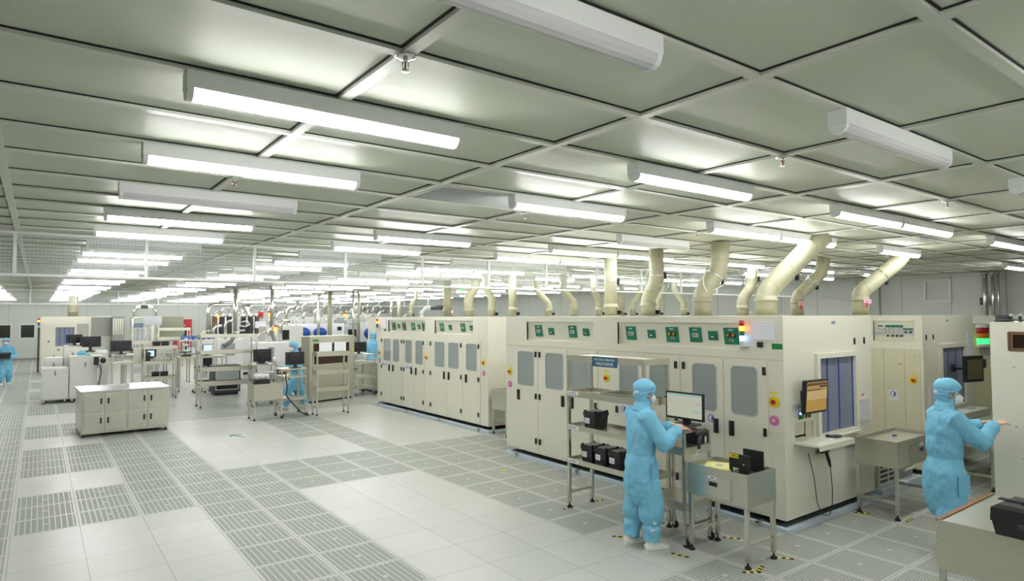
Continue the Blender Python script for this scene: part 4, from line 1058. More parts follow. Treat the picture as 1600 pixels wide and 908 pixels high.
# near drawer table with the yellow folders
T1 = steel_table('stainless drawer table holding yellow sheets and black fixtures, nearest the viewer', (5.185, 4.065, 0), -PI / 2, 0.655, 0.455, 0.845, 0.30, (0.16, 0.75))
t = thing('paper_stack', 'pale yellow printed sheets lying on the near drawer table', 'papers', (5.405, 3.86, 0.812), -1.1)
g = G(); g.prism([(-0.13, -0.17), (0.15, -0.15), (0.14, 0.16), (-0.14, 0.15)], 0.0, 0.008, 'z'); g.obj('lower_sheets', YPAPER, t)
g = G(); g.prism([(-0.10, -0.16), (0.13, -0.19), (0.16, 0.10), (-0.07, 0.13)], 0.008, 0.014, 'z'); q = g.obj('top_sheet', YPAPER, t)
g = G(); g.lathe([(0, 0.0145), (0.035, 0.0145), (0.035, 0.015), (0, 0.015)], n=20); g.obj('printed_mark', LGREY, q)
t = thing('test_fixture', 'black wafer fixture with a yellow top label on the near drawer table', 'fixture', (5.33, 3.615, 0.812), -PI / 2)
g = G(); g.box(-0.075, 0.075, -0.01, 0.01, 0.045, 0.175, 0.004); g.box(-0.072, -0.045, -0.01, 0.01, 0.0, 0.05); g.box(0.045, 0.072, -0.01, 0.01, 0.0, 0.05); g.obj('front_plate', DARK, t)
g = G(); g.box(-0.07, 0.07, -0.0125, -0.0095, 0.135, 0.172); q = g.obj('yellow_label', YELLOW, t)
lettering('自制治具', 0.024, BLACKGAP, q, (0, -0.013, 0.153), FACE_NY)
t = thing('test_fixture', 'small black upright fixture with a pale stud, in front on the near table', 'fixture', (5.285, 3.50, 0.812), -PI / 2)
g = G(); g.box(-0.055, 0.055, -0.012, 0.012, 0.0, 0.185, 0.005); g.obj('plate', DARK, t)
g = G(); g.cyl((0, -0.012, 0.10), (0, -0.018, 0.10), 0.006, 8); g.obj('stud', OFFW, t)
t = thing('test_fixture', 'tall black plate fixture standing behind the others on the near table', 'fixture', (5.50, 3.545, 0.812), -PI / 2)
g = G(); g.box(-0.105, 0.105, -0.012, 0.012, 0.0, 0.20, 0.004); g.obj('plate', DARK, t)
g = G(); g.box(-0.10, -0.08, -0.03, 0.03, 0.0, 0.03); g.box(0.08, 0.10, -0.03, 0.03, 0.0, 0.03); g.obj('base_blocks', DARK2, t)
g = G(); g.prism([(-0.15, -0.11), (0.10, -0.13), (0.12, 0.09), (-0.13, 0.11)], 0.0, 0.002, 'z'); tag(g.obj('green_sheet', mat('green_card', (16, 70, 48), 0.5), None, (5.42, 3.58, 0.8105), 0.2), 'dark green sheet under the black fixtures on the near table', 'papers')
# table in front of the twin machine
T2 = steel_table('stainless tray table between the two machine ends, with a drawer', (7.72, 3.19, 0), 0, 1.02, 0.45, 0.87, 0.30, (0.30, 0.92))
t = thing('bench_clip', 'small blue clip lying in the empty tray of the middle table', 'clip', (8.30, 3.45, 0.836))
g = G(); g.tube([(-0.05, 0, 0.005), (0.0, 0.015, 0.012), (0.05, 0.0, 0.005)], 0.007, 8); g.obj('bar', BLUE, t)
# table between the two machines of the front row
steel_table('narrow stainless table in the gap between the two long machines', (7.20, 10.34, 0), -PI / 2, 0.48, 0.45, 0.86, 0.38, None)
# right corner table and its case
T3 = steel_table('stainless table with a wooden edge strip in the lower right corner', (5.08, 1.85, 0), -PI / 2, 1.15, 1.06, 0.865, 0.34, None, brown=True, trayed=False)
t = thing('carrier_case', 'large black lidded case with a strap on the corner table', 'case', (5.19, 1.34, 0.865), -PI / 2 - 0.05)
def frus(g, w0, d0, z0, w1, d1, z1):
    A = [g.b.verts.new((sx * w0, sy * d0, z0)) for sx, sy in ((-1, -1), (1, -1), (1, 1), (-1, 1))]; Bq = [g.b.verts.new((sx * w1, sy * d1, z1)) for sx, sy in ((-1, -1), (1, -1), (1, 1), (-1, 1))]
    g.face(A[::-1]); g.face(Bq)
    for i in range(4): g.face([A[i], A[(i + 1) % 4], Bq[(i + 1) % 4], Bq[i]])
g = G(); frus(g, 0.15, 0.16, 0.0, 0.165, 0.175, 0.09); g.obj('tub', DARK, t)
g = G(); frus(g, 0.172, 0.182, 0.09, 0.168, 0.178, 0.175); frus(g, 0.168, 0.178, 0.175, 0.14, 0.15, 0.195); g.obj('lid', DARK, t)
g = G(); g.box(-0.18, 0.18, -0.025, 0.025, 0.195, 0.203, 0.002); g.box(-0.04, 0.04, -0.045, 0.045, 0.195, 0.212, 0.004); g.obj('strap', RUBBER, t)
g = G(); g.box(-0.02, 0.02, -0.195, -0.165, 0.07, 0.10, 0.004); g.obj('latch', DARK2, t)
g = G(); g.lathe([(0.022, 0), (0.028, 0), (0.028, 0.003), (0.022, 0.003), (0.022, 0)], n=18); q = g.obj('lid_mark', DARK2, t); q.location = (0.08, -0.09, 0.195)
# cooler under the middle table
t = thing('cooling_unit', 'cream louvred cooling unit in a white tray, under the middle table', 'cooler', (8.80, 3.93, 0.10))
g = G(); g.box(-0.25, 0.30, -0.16, 0.34, 0.0, 0.40, 0.012); g.obj('case', mat('cooler_green_grey', (196, 198, 168), 0.5), t)
g = G(); g.sheet(-0.24, 0.29, -0.168, 0.39 - 0.0, 0, 0, [], 'y', 0) if False else g.box(-0.24, 0.29, -0.172, -0.16, 0.01, 0.39, 0.003); g.obj('front_grille', OFFW, t)
g = G()
for i in range(5):
    z = 0.06 + i * 0.062
    for (a, b) in ((-0.20, 0.0), (0.05, 0.25)): g.box(a, b, -0.176, -0.171, z, z + 0.034)
g.obj('louvres', DARK2, t)
t = thing('drip_tray', 'deep white tray on the floor under the cooling unit', 'tray', (8.80, 3.92, 0.0))
g = G(); g.sheet(-0.28, 0.95, -0.22, 0.45, 0.0, 0.10, [(-0.26, 0.93, -0.20, 0.43)], 'z', 0); g.obj('walls', TRAYB, t)
g = G(); g.box(-0.26, 0.93, -0.20, 0.43, 0.0, 0.0995); g.obj('bottom', TRAYB, t)
t = thing('vacuum_pump', 'grey pump with a curved handle beside the louvred cooler', 'pump', (9.45, 3.95, 0.10))
g = G(); g.box(-0.18, 0.22, -0.15, 0.2, 0.0, 0.22, 0.02); g.obj('block', GREY, t)
g = G(); g.tube([(-0.1, -0.17, 0.10), (-0.1, -0.22, 0.14), (0.1, -0.22, 0.14), (0.1, -0.17, 0.10)], 0.018, 8); g.obj('handle', OFFW, t)
# bench glimpsed behind the masked worker
steel_table('stainless bench on castors seen between the masked worker and the right edge', (9.95, 2.95, 0), 0, 1.42, 0.46, 0.84, 0.30, None, castors=False)
tr = trolley('tall steel instrument trolley behind the black monitor at right', (12.25, 3.2, 0), 0, 0.5, 0.42, [1.42, 1.05, 0.6])
# floor marks
for (x, y, a, lab) in ((5.14, 5.80, 0.1, 'striped floor tape at the front left foot of the near shelf'), (5.62, 5.80, -0.3, 'striped floor tape at the rear left foot of the near shelf'), (4.98, 4.02, -1.3, 'striped floor tape beside the trolley, right of the near worker'),
                       (5.16, 3.37, -0.6, 'striped floor tape under the nearest table foot'), (5.28, 3.36, 0.3, 'second short tape crossing at the nearest table foot'), (5.70, 3.38, -1.0, 'striped floor tape at the outer foot of the near drawer table'), (5.78, 4.0, -0.9, 'striped floor tape behind the near drawer table'),
                       (7.86, 3.14, 0.1, 'striped floor tape at the near foot of the middle table'), (7.70, 3.58, -0.8, 'striped floor tape at the left foot of the middle table'), (4.90, 4.72, -0.8, 'striped floor tape between the near worker\'s feet and the shelf'), (5.55, 4.80, -0.8, 'striped floor tape behind the trolley, beside the wiring'),
                       (7.10, 9.86, -0.7, 'striped floor tape by the narrow table in the gap')):
    tape(lab, (x, y, 0.0), a, 0.17)
tag(G().box(-0.06, 0.06, -0.05, 0.05, 0, 0.004).obj('floor_label', mat('tan_card', (186, 172, 116), 0.6), None, (5.62, 7.75, 0.0005), 0.1), 'tan card stuck on the floor grating before the nearest machine', 'floor label')
g = G(); g.prism([(-0.02, -0.3), (0.02, -0.3), (0.02, 0.06), (0.10, -0.04), (0.13, -0.01), (0.0, 0.16), (-0.13, -0.01), (-0.10, -0.04), (-0.02, 0.06)], 0.0005, 0.002, 'z'); tag(g.obj('floor_arrow', mat('arrow_green', (60, 130, 104), 0.6), None, (3.12, 13.2, 0.0), 0.3), 'green arrow stuck on the pale floor in the middle distance', 'floor mark')
g = G()
for i in range(9):
    a = 0.5 + i * 0.3; b = a + 0.22
    g.prism([(0.16 * math.cos(a), 0.10 * math.sin(a)), (0.20 * math.cos(a), 0.13 * math.sin(a)), (0.20 * math.cos(b), 0.13 * math.sin(b)), (0.16 * math.cos(b), 0.10 * math.sin(b))], 0.0005, 0.002, 'z')
tag(g.obj('floor_mark', mat('faded_green', (140, 186, 132), 0.7), None, (3.1, 8.9, 0.0), 0), 'faded green curved mark on the floor grating', 'floor mark')
g = G()
for i in range(12): g.box(2.36 + i * 0.122, 2.36 + i * 0.122 + 0.075, -0.02, 0.02, 0.0005, 0.0025)
tag(g.obj('floor_line', mat('worn_yellow', (208, 200, 130), 0.6), None, (0, 15.45, 0.0), -0.02), 'worn yellow dashed line on the floor beside the low cabinet', 'floor line')

# ------------------------------------------------------------------ people
def remesh(g, name, material, parent, vox, disp=0.0, freq=9.0, cut=None, smooth_n=2, seed=0.0, stretch=1.0):
    bmesh.ops.recalc_face_normals(g.b, faces=g.b.faces[:])
    me = bpy.data.meshes.new(name); g.b.to_mesh(me); g.b.free()
    o = bpy.data.objects.new(name, me); WORK.collection.objects.link(o)
    m = o.modifiers.new('r', 'REMESH'); m.mode = 'VOXEL'; m.voxel_size = vox; m.use_smooth_shade = True
    s = o.modifiers.new('s', 'SMOOTH'); s.factor = 0.5; s.iterations = smooth_n
    dgw = work_graph()
    me2 = bpy.data.meshes.new_from_object(o.evaluated_get(dgw))
    bpy.data.objects.remove(o); bpy.data.meshes.remove(me)
    if disp:
        for v in me2.vertices:
            p = v.co; q = Vector((p.x * freq, p.y * freq, p.z * freq * stretch + seed))
            d = noise.noise(q) + 0.5 * noise.noise(q * 2.3 + Vector((3.1, 1.7, seed)))
            v.co = p + v.normal * (disp * d)
    if cut:
        b = bmesh.new(); b.from_mesh(me2)
        bmesh.ops.delete(b, geom=[f for f in b.faces if cut(f.calc_center_median())], context='FACES'); b.to_mesh(me2); b.free()
    for p in me2.polygons: p.use_smooth = True
    me2.name = name; me2.materials.clear(); me2.materials.append(material)
    o = bpy.data.objects.new(name, me2); COL.objects.link(o)
    if parent is not None: o.parent = parent
    return o
def rotz(v, a):
    c, s = math.cos(a), math.sin(a); return Vector((v[0] * c - v[1] * s, v[0] * s + v[1] * c, v[2]))
def hand(g, w, d, up, side, curl=0.35, k=1.0):
    """palm and five fingers from wrist w along d; up = back of the hand; side = +1 if the thumb lies towards cross(up, d)"""
    w = Vector(w); d = Vector(d).normalized(); up = Vector(up); up = (up - d * up.dot(d)).normalized(); s = up.cross(d) * side
    L = 0.095 * k
    g.tube([w - d * 0.03, w + d * 0.005, w + d * L * 0.5, w + d * L], [0.026 * k, 0.028 * k, 0.040 * k, 0.039 * k], 12, ry=[0.020 * k, 0.018 * k, 0.015 * k, 0.013 * k], up=s)
    for i, (o, ln) in enumerate(((0.029, 0.070), (0.010, 0.079), (-0.010, 0.073), (-0.029, 0.056))):
        b = w + d * (L * 0.93) + s * o * k; a = 0.25 + curl * (0.6 + 0.12 * i); pts = [b - d * 0.015]; q = b; dd = d
        for j, f in enumerate((0.45, 0.30, 0.25)):
            ang = a * (0.5 + 0.5 * j); dd = (d * math.cos(ang) - up * math.sin(ang) + s * o * 1.2).normalized(); pts.append(q); q = q + dd * ln * f * k
        pts.append(q)
        g.tube(pts, [0.0095 * k, 0.0095 * k, 0.009 * k, 0.0085 * k, 0.0065 * k], 8)
    b = w + d * 0.028 * k + s * 0.026 * k
    g.tube([b - s * 0.012, b + d * 0.028 * k + s * 0.024 * k - up * 0.008, b + d * 0.052 * k + s * 0.032 * k - up * 0.016, b + d * 0.072 * k + s * 0.032 * k - up * 0.022], [0.014 * k, 0.0125 * k, 0.0105 * k, 0.0075 * k], 8)
def person(label, loc, yaw, armR, armL, legs=((0.0, -0.10), (0.0, 0.10)), head_yaw=0.0, head_pitch=0.0, vox=0.010, hk=1.0, gown=False, tags=False, hands=True, knee=(0.03, 0.03), lean=0.0, sc=1.0, face=True, lift=(0, 0)):
    """forward is local +x, left is +y; arms are shoulder-elbow-wrist-handdir lists; legs are ankle (x, y) spots (right, left)"""
    P = bpy.data.objects.new('tmp', None)
    shoulder_z = 1.285
    def arm(a, s): return [Vector(q) for q in a]
    hc = Vector((0.035 + lean * 1.0, 0.0, 1.545))
    def hd(v): return hc + rotz(Matrix.Rotation(head_pitch, 3, 'Y') @ Vector(v), head_yaw)
    RH = Matrix.Rotation(head_yaw, 3, 'Z') @ Matrix.Rotation(head_pitch, 3, 'Y')
    # --- body (skin), one continuous surface
    g = G()
    g.ball(hc, 0.092, 0.074, 0.112, 18, 12, RH)
    g.ball(hd((0.03, 0, -0.055)), 0.062, 0.056, 0.06, 14, 9, RH)
    g.tube([hd((0.085, 0, 0.012)), hd((0.102, 0, -0.018)), hd((0.112, 0, -0.034)), hd((0.094, 0, -0.044))], [0.009, 0.012, 0.015, 0.010], 8)
    for s in (-1, 1):
        g.ball(hd((-0.004, s * 0.076, -0.012)), 0.019, 0.009, 0.031, 10, 7, RH)
        g.ball(hd((0.076, s * 0.032, 0.026)), 0.018, 0.022, 0.009, 10, 6, RH)
    g.tube([(lean * 0.8, 0, 1.30), (0.012 + lean * 0.9, 0, 1.40), hc + Vector((-0.01, 0, -0.06))], [0.058, 0.052, 0.055], 14)
    g.tube([(0, 0, 0.74), (0, 0, 0.86), (0, 0, 1.0), (lean * 0.5, 0, 1.15), (lean * 0.8, 0, 1.28), (lean * 0.8, 0, 1.335)], [0.09, 0.10, 0.085, 0.095, 0.085, 0.05], 18, ry=[0.13, 0.145, 0.125, 0.15, 0.165, 0.09], up=(1, 0, 0))
    for a, s in ((armR, -1), (armL, 1)):
        g.tube([a[0], Vector(a[0]).lerp(Vector(a[1]), 0.5), a[1], Vector(a[1]).lerp(Vector(a[2]), 0.4), a[2]], [0.052, 0.046, 0.04, 0.04, 0.026], 12)
        if hands:
            hand(g, a[2], a[3], a[4], a[5], a[6] if len(a) > 6 else 0.35, hk)
        else:
            d = Vector(a[3]).normalized(); g.tube([Vector(a[2]) - d * 0.02, Vector(a[2]) + d * 0.05, Vector(a[2]) + d * 0.11], [0.028, 0.038, 0.02], 10)
    for (x, y), kx, lf in zip(legs, knee, lift):
        s = -1 if y < 0 else 1
        g.tube([(0, s * 0.085, 0.82), (x * 0.5 + kx, s * 0.09 + (y - s * 0.09) * 0.5, 0.47), (x, y, 0.10 + lf)], [0.078, 0.055, 0.04], 12)
        g.tube([(x - 0.03, y, 0.07 + lf), (x + 0.06, y, 0.05 + lf), (x + 0.13, y, 0.045 + lf)], [0.035, 0.035, 0.025], 10)
    body = remesh(g, 'person', SKIN, None, 0.0065 if vox <= 0.01 else vox * 0.8, smooth_n=1)
    body.location = loc; body.rotation_euler.z = yaw; body.scale = (sc, sc, sc)
    tag(body, label, 'person')
    # --- coverall
    g = G()
    if gown:
        Z = [(0.0, 0.37), (0.0, 0.50), (0.0, 0.66), (0.0, 0.80), (0.0, 0.905), (0.0, 0.93), (0.0, 0.96), (lean * 0.4, 1.08), (lean * 0.7, 1.22), (lean * 0.8, 1.325), (lean * 0.8, 1.385), (lean * 0.85, 1.425)]
        A = [0.12, 0.165, 0.18, 0.172, 0.14, 0.132, 0.14, 0.145, 0.142, 0.125, 0.09, 0.065]; Bw = [0.16, 0.20, 0.22, 0.218, 0.18, 0.17, 0.18, 0.20, 0.21, 0.195, 0.135, 0.075]
    else:
        Z = [(0.0, 0.46), (0.0, 0.56), (0.0, 0.70), (0.0, 0.82), (0.0, 0.925), (0.0, 0.945), (0.0, 0.97), (lean * 0.4, 1.08), (lean * 0.7, 1.22), (lean * 0.8, 1.325), (lean * 0.8, 1.385), (lean * 0.85, 1.425)]
        A = [0.105, 0.145, 0.158, 0.155, 0.135, 0.128, 0.134, 0.14, 0.138, 0.12, 0.085, 0.062]; Bw = [0.14, 0.19, 0.205, 0.20, 0.178, 0.168, 0.178, 0.195, 0.205, 0.19, 0.13, 0.072]
    g.tube([(x, 0, z) for x, z in Z], A, 24, ry=Bw, up=(1, 0, 0))
    for a in (armR, armL):
        p0, p1, p2 = Vector(a[0]), Vector(a[1]), Vector(a[2]); inn = Vector((p0.x, p0.y * 0.45, p0.z - 0.02))
        d = (p2 - p1).normalized()
        g.tube([inn, p0, p0.lerp(p1, 0.45), p0.lerp(p1, 0.85), p1, p1.lerp(p2, 0.2), p1.lerp(p2, 0.55), p1.lerp(p2, 0.86), p2 - d * 0.012, p2 + d * 0.008], [0.09, 0.088, 0.080, 0.076, 0.073, 0.074, 0.066, 0.057, 0.044, 0.038], 16)
    for (x, y), kx, lf in zip(legs, knee, lift):
        s = -1 if y < 0 else 1
        hp = Vector((0, s * 0.085, 0.80)); kn = Vector((x * 0.5 + kx, s * 0.09 + (y - s * 0.09) * 0.5, 0.47)); an = Vector((x - 0.005, y, 0.10 + lf))
        g.tube([hp, hp.lerp(kn, 0.5), kn, kn.lerp(an, 0.28), kn.lerp(an, 0.44), kn.lerp(an, 0.54), kn.lerp(an, 0.66), kn.lerp(an, 0.78), kn.lerp(an, 0.88), kn.lerp(an, 0.98)],
               [0.105, 0.125, 0.120, 0.120, 0.104, 0.078, 0.090, 0.082, 0.074, 0.084], 16)
    cov = remesh(g, 'coverall', CLOTH, body, vox, disp=0.016, freq=9.5, seed=loc[0] * 3.1, stretch=0.75)
    # --- hood with a face opening, cape over the shoulders
    g = G()
    g.ball(hc + Vector((0, 0, 0.02)), 0.118, 0.098, 0.128, 20, 12, RH)
    g.ball(hd((-0.012, 0, 0.058)), 0.118, 0.106, 0.090, 20, 10, RH)
    g.tube([hc + Vector((-0.02, 0, 0.0)), hc + Vector((-0.018, 0, -0.09)), (lean * 0.9, 0, 1.415), (lean * 0.85, 0, 1.375)], [0.105, 0.082, 0.084, 0.098], 18, ry=[0.094, 0.076, 0.086, 0.112], up=(1, 0, 0))
    inv = RH.inverted()
    def cut(c):
        q = inv @ (c - hc)
        return (q.x > 0.030 and -0.105 < q.z < 0.050 and abs(q.y) < 0.083) or (abs(q.x + 0.002) < 0.020 and abs(q.y) > 0.070 and -0.045 < q.z < 0.016)
    hood = remesh(g, 'hood', CLOTH2, body, min(vox, 0.009), disp=0.006, freq=14, cut=cut, seed=loc[1])
    g = G()
    for s in (-1, 1): g.tube([hd((-0.105, s * 0.045, 0.02)), hd((-0.06, s * 0.090, 0.006)), hd((0.0, s * 0.106, 0.02)), hd((0.06, s * 0.088, 0.045))], 0.006, 8)
    g.obj('hood_band', CLOTH2, hood)
    g = G(); g.box(-0.016, 0.016, -0.002, 0.002, -0.011, 0.011); q = g.obj('hood_label', PAPER, hood); q.location = hd((-0.118, -0.035, 0.006)) + Vector((-0.004, -0.004, 0)); q.rotation_euler.z = head_yaw - PI / 2 + 0.4
    q.scale = (1.4, 1, 1)
    # --- mask, straps, eyes
    b = G(); b.ball(hd((0.040, 0, -0.050)), 0.080, 0.070, 0.062, 20, 12, RH)
    b.tube([hd((0.095, 0, -0.012)), hd((0.118, 0, -0.036)), hd((0.104, 0, -0.075))], [0.016, 0.022, 0.02], 10)
    mask = remesh(b, 'face_mask', MASKW, body, 0.006, disp=0.0, cut=lambda c: (inv @ (c - hc)).x < 0.040 or (inv @ (c - hc)).z > 0.0, smooth_n=2)
    for s in (-1, 1):
        g = G(); g.tube([hd((0.055, s * 0.068, -0.018)), hd((0.02, s * 0.087, 0.004)), hd((-0.02, s * 0.094, 0.024))], 0.0022, 6); g.tube([hd((0.050, s * 0.066, -0.070)), hd((0.018, s * 0.086, -0.04)), hd((-0.014, s * 0.090, -0.02))], 0.0022, 6); g.obj('ear_strap', WHITE, mask)
        g = G(); g.ball(hd((0.080, s * 0.031, 0.012)), 0.010, 0.013, 0.007, 10, 6, RH); g.obj('eye', EYE, body)
        g = G(); g.tube([hd((0.092, s * 0.016, 0.034)), hd((0.090, s * 0.034, 0.039)), hd((0.078, s * 0.050, 0.034))], [0.004, 0.0045, 0.003], 6); g.obj('eyebrow', EYE, body)
    # --- shoes
    for (x, y), lf in zip(legs, lift):
        g = G()
        g.tube([(x - 0.075, y, 0.05 + lf), (x - 0.04, y, 0.055 + lf), (x + 0.04, y, 0.055 + lf), (x + 0.12, y, 0.042 + lf), (x + 0.175, y, 0.032 + lf), (x + 0.19, y, 0.03 + lf)], [0.03, 0.046, 0.048, 0.046, 0.034, 0.012], 14, ry=[0.036, 0.05, 0.048, 0.036, 0.026, 0.01], up=(0, 1, 0))
        g.tube([(x - 0.02, y, 0.05 + lf), (x - 0.02, y, 0.13 + lf)], [0.046, 0.044], 12)
        sh = remesh(g, 'shoe', SHOEW, body, 0.009, smooth_n=1)
        g = G(); g.prism([(x - 0.082, y - 0.036), (x + 0.02, y - 0.036), (x + 0.12, y - 0.046), (x + 0.185, y - 0.028), (x + 0.195, y), (x + 0.185, y + 0.028), (x + 0.12, y + 0.046), (x + 0.02, y + 0.036), (x - 0.082, y + 0.036)], 0.0 + lf, 0.016 + lf, 'z'); g.obj('sole', OFFW, sh)
    # --- waist tie and pocket
    if tags:
        g = G(); g.box(-0.155, -0.140, -0.03, 0.03, 0.0, 0.0)
        g.b.free()
        for (x, y, z, a) in tags:
            g = G(); g.box(-0.022, 0.022, -0.002, 0.002, -0.014, 0.014, 0.0015); q = g.obj('cloth_label', PAPER, cov); q.location = (x, y, z); q.rotation_euler.z = a
    bpy.data.objects.remove(P)
    return body
def pocket(body, x, y, z, rx, w=0.12, h=0.16):
    g = G(); g.box(-w / 2, w / 2, -0.006, 0.004, -h / 2, h / 2, 0.005); g.box(-w / 2 - 0.002, w / 2 + 0.002, -0.009, 0.004, h / 2 - 0.014, h / 2, 0.004)
    q = g.obj('pocket', CLOTH, [c for c in body.children if c.name.startswith('coverall')][0]); q.location = (x, y, z); q.rotation_euler = (0, 0, rx); return q

# near worker at the computer trolley: faces the machine, forearms forward on the keyboard
p1 = person('person in blue coverall and hood, seen from behind, typing at the computer trolley', (4.83, 4.36, 0), -0.36,
            [(0.0, -0.175, 1.325), (0.11, -0.275, 1.070), (0.33, -0.185, 1.205), (1, 0.12, -0.10), (0, 0, 1), 1, 0.35],
            [(0.0, 0.175, 1.325), (0.16, 0.21, 1.085), (0.36, -0.01, 1.215), (1, -0.14, -0.12), (0, 0, 1), -1, 0.35],
            legs=((0.05, -0.12), (-0.06, 0.11)), head_yaw=0.08, head_pitch=0.14, lean=0.02, sc=0.985,
            tags=((0.02, -0.20, 0.235, 0.1), (0.04, -0.205, 0.31, 0.2)))
pocket(p1, 0.055, -0.190, 0.80, 0.47)
# masked worker at the right, reaching to the edge of the right-hand machine
p2 = person('masked person in blue coverall, seen side-on, reaching toward the right-hand machine', (7.05, 2.49, 0), -0.78,
            [(0.02, -0.175, 1.32), (0.22, -0.20, 1.10), (0.45, -0.02, 1.255), (1, 0.25, 0.2), (-0.2, -0.3, 1), 1, 0.5],
            [(0.02, 0.175, 1.32), (0.22, 0.225, 1.11), (0.42, 0.16, 1.24), (1, 0.1, 0.1), (-0.2, 0.3, 1), -1, 0.5],
            legs=((-0.06, -0.11), (0.08, 0.11)), head_yaw=-0.10, head_pitch=0.10, lean=0.015, gown=True, sc=0.995,
            tags=((-0.03, -0.20, 0.27, 0.0),))
pocket(p2, 0.07, -0.196, 0.70, 0.5, 0.15, 0.19)
# far figures
p3 = person('person in blue coverall walking towards the viewer at far left, holding a black box', (-0.86, 27.9, 0), -PI / 2 - 0.05,
            [(0.0, -0.175, 1.32), (-0.02, -0.27, 1.03), (0.22, -0.14, 0.98), (0.6, 0.8, 0), (1, -0.5, 0), 1], [(0.0, 0.175, 1.32), (-0.02, 0.27, 1.03), (0.22, 0.14, 0.98), (0.6, -0.8, 0), (1, 0.5, 0), -1],
            legs=((0.16, -0.09), (-0.14, 0.09)), vox=0.014, hands=True, sc=0.96, knee=(0.05, 0.06))
p4 = person('person in blue coverall striding left behind the monitors and shelf in the middle', (5.25, 16.15, 0), PI + 0.12,
            [(0.0, -0.175, 1.32), (0.08, -0.25, 1.03), (0.26, -0.2, 0.94), (1, 0.1, -0.2), (0, -1, 0.2), 1], [(0.0, 0.175, 1.32), (0.05, 0.25, 1.03), (0.24, 0.18, 0.98), (1, 0, -0.2), (0, 1, 0.2), -1],
            legs=((-0.30, -0.09), (0.32, 0.09)), vox=0.014, sc=1.0, knee=(0.02, 0.10), head_pitch=0.12, lean=0.05, tags=((0.2, -0.14, 0.3, 0.3),))
p5 = person('person in blue coverall with back turned, at the far end of the left-hand machine', (9.0, 19.9, 0), 1.0,
            [(0.0, -0.175, 1.32), (0.08, -0.27, 1.04), (0.30, -0.16, 1.02), (1, 0.2, 0), (0, 0, 1), 1], [(0.0, 0.175, 1.32), (0.08, 0.27, 1.04), (0.30, 0.16, 1.02), (1, -0.2, 0), (0, 0, 1), -1],
            legs=((0.0, -0.12), (0.04, 0.12)), vox=0.014, sc=1.06)
black_box('black box carried by the walking worker at far left', (-0.87, 27.62, 0.93), 0.0, 0.34, 0.22, 0.20, None, False, True)

# ------------------------------------------------------------------ left and middle distance
# low stainless cabinet
t = thing('steel_cabinet', 'low stainless cabinet of eight doors standing alone on the left', 'cabinet', (0.70, 14.72, 0), 0.035)
w, d, h = 1.49, 1.22, 0.885
g = G(); g.box(0, w, 0, d, 0.06, h - 0.03, 0.006); g.obj('carcass', STEELM, t)
g = G(); g.box(-0.025, w + 0.025, -0.025, d + 0.025, h - 0.03, h, 0.006); g.obj('worktop', mat('bright_steel_top', (226, 228, 230), 0.2, 0.9), t)
for (a, b) in ((0.03, w / 2 - 0.02), (w / 2 + 0.02, w - 0.03)):
    for r_ in range(2):
        for c_ in range(2):
            x0 = a + c_ * (b - a) / 2; x1 = x0 + (b - a) / 2; z0 = 0.10 + r_ * 0.375; z1 = z0 + 0.355
            g = G(); g.box(x0 + 0.006, x1 - 0.006, -0.014, 0, z0, z1, 0.003); q = g.obj('door', STEEL, t)
            hx = x1 - 0.06 if c_ == 0 else x0 + 0.06
            g = G(); g.box(hx - 0.016, hx + 0.016, -0.022, -0.014, z0 + 0.15, z0 + 0.26, 0.003); g.obj('handle', DARK, q)
for x in (0.04, w - 0.04):
    for y in (0.04, d - 0.04):
        g = G(); g.cyl((x, y, 0.0), (x, y, 0.065), 0.02, 10); g.lathe([(0, 0), (0.035, 0), (0.03, 0.02), (0, 0.022)], (x, y, 0)); g.obj('levelling_foot', DARK, t)
def enclosure(label, x, y, w, d, h, lat, z0=0.10, slope=0.0, name='equipment_cabinet', matl=OFFW, wheels=True, top=None):
    t = thing(name, label, 'cabinet', (x, y, 0)); 
    g = G()
    if slope: g.prism([(0, z0), (d, z0), (d, h), (d * 0.5, h), (0, h - slope)], 0, w, 'x')
    else: g.box(0, w, 0, d, z0, h, 0.01)
    g.obj('body', matl, t)
    for (a, b, z1, z2) in lat:
        g = G(); g.box(a + 0.006, b - 0.006, -0.010, 0, z1, z2, 0.003); q = g.obj('panel', matl, t)
        m = (a + b) / 2
        g = G(); g.rrect(m - 0.02, m + 0.02, z2 - 0.19, z2 - 0.06, 0.012, -0.016, -0.010, 'y'); g.obj('lock', GREY, q)
    if wheels:
        for xx in (0.07, w - 0.07):
            for yy in (0.08, d - 0.08): castor(t, xx, yy, 0.045, 0.105)
    if top:
        g = G(); g.box(-0.01, w + 0.01, -0.012, d, h, h + 0.02, 0.004); g.obj('top_plate', top, t)
    return t
enclosure('low pale equipment cabinet on castors, left front of its white cluster', 0.10, 21.1, 0.60, 0.75, 0.95, [(0.01, 0.59, 0.13, 0.93)])
enclosure('taller pale equipment cabinet with a flat top, right of the low one', 0.715, 21.1, 0.76, 0.95, 1.22, [(0.01, 0.70, 0.13, 1.14)], top=OFFW)
enclosure('pale cabinet block behind the low one, left rear of the white cluster', 0.16, 22.15, 0.44, 0.7, 1.17, [(0.01, 0.43, 0.3, 1.1)])
enclosure('upright pale cabinet with a sloping top in the middle of the white cluster', 0.615, 22.2, 0.42, 0.7, 1.50, [(0.01, 0.41, 0.4, 1.36)], slope=0.05)
enclosure('pale console desk carrying the twin monitors, right rear of the white cluster', 1.06, 22.1, 0.62, 0.7, 1.33, [(0.01, 0.60, 0.2, 1.2)], slope=0.06)
monitor('monitor', 'black monitor seen from behind on the white console, left of a pair', (0.86, 22.6, 1.50), PI + 0.3, 0.42, 0.25, SCREENOFF, stand=0.06)
monitor('monitor', 'wide black monitor seen from behind on the white console, right of a pair', (1.25, 22.40, 1.33), PI - 0.1, 0.52, 0.31, SCREENOFF, stand=0.11)
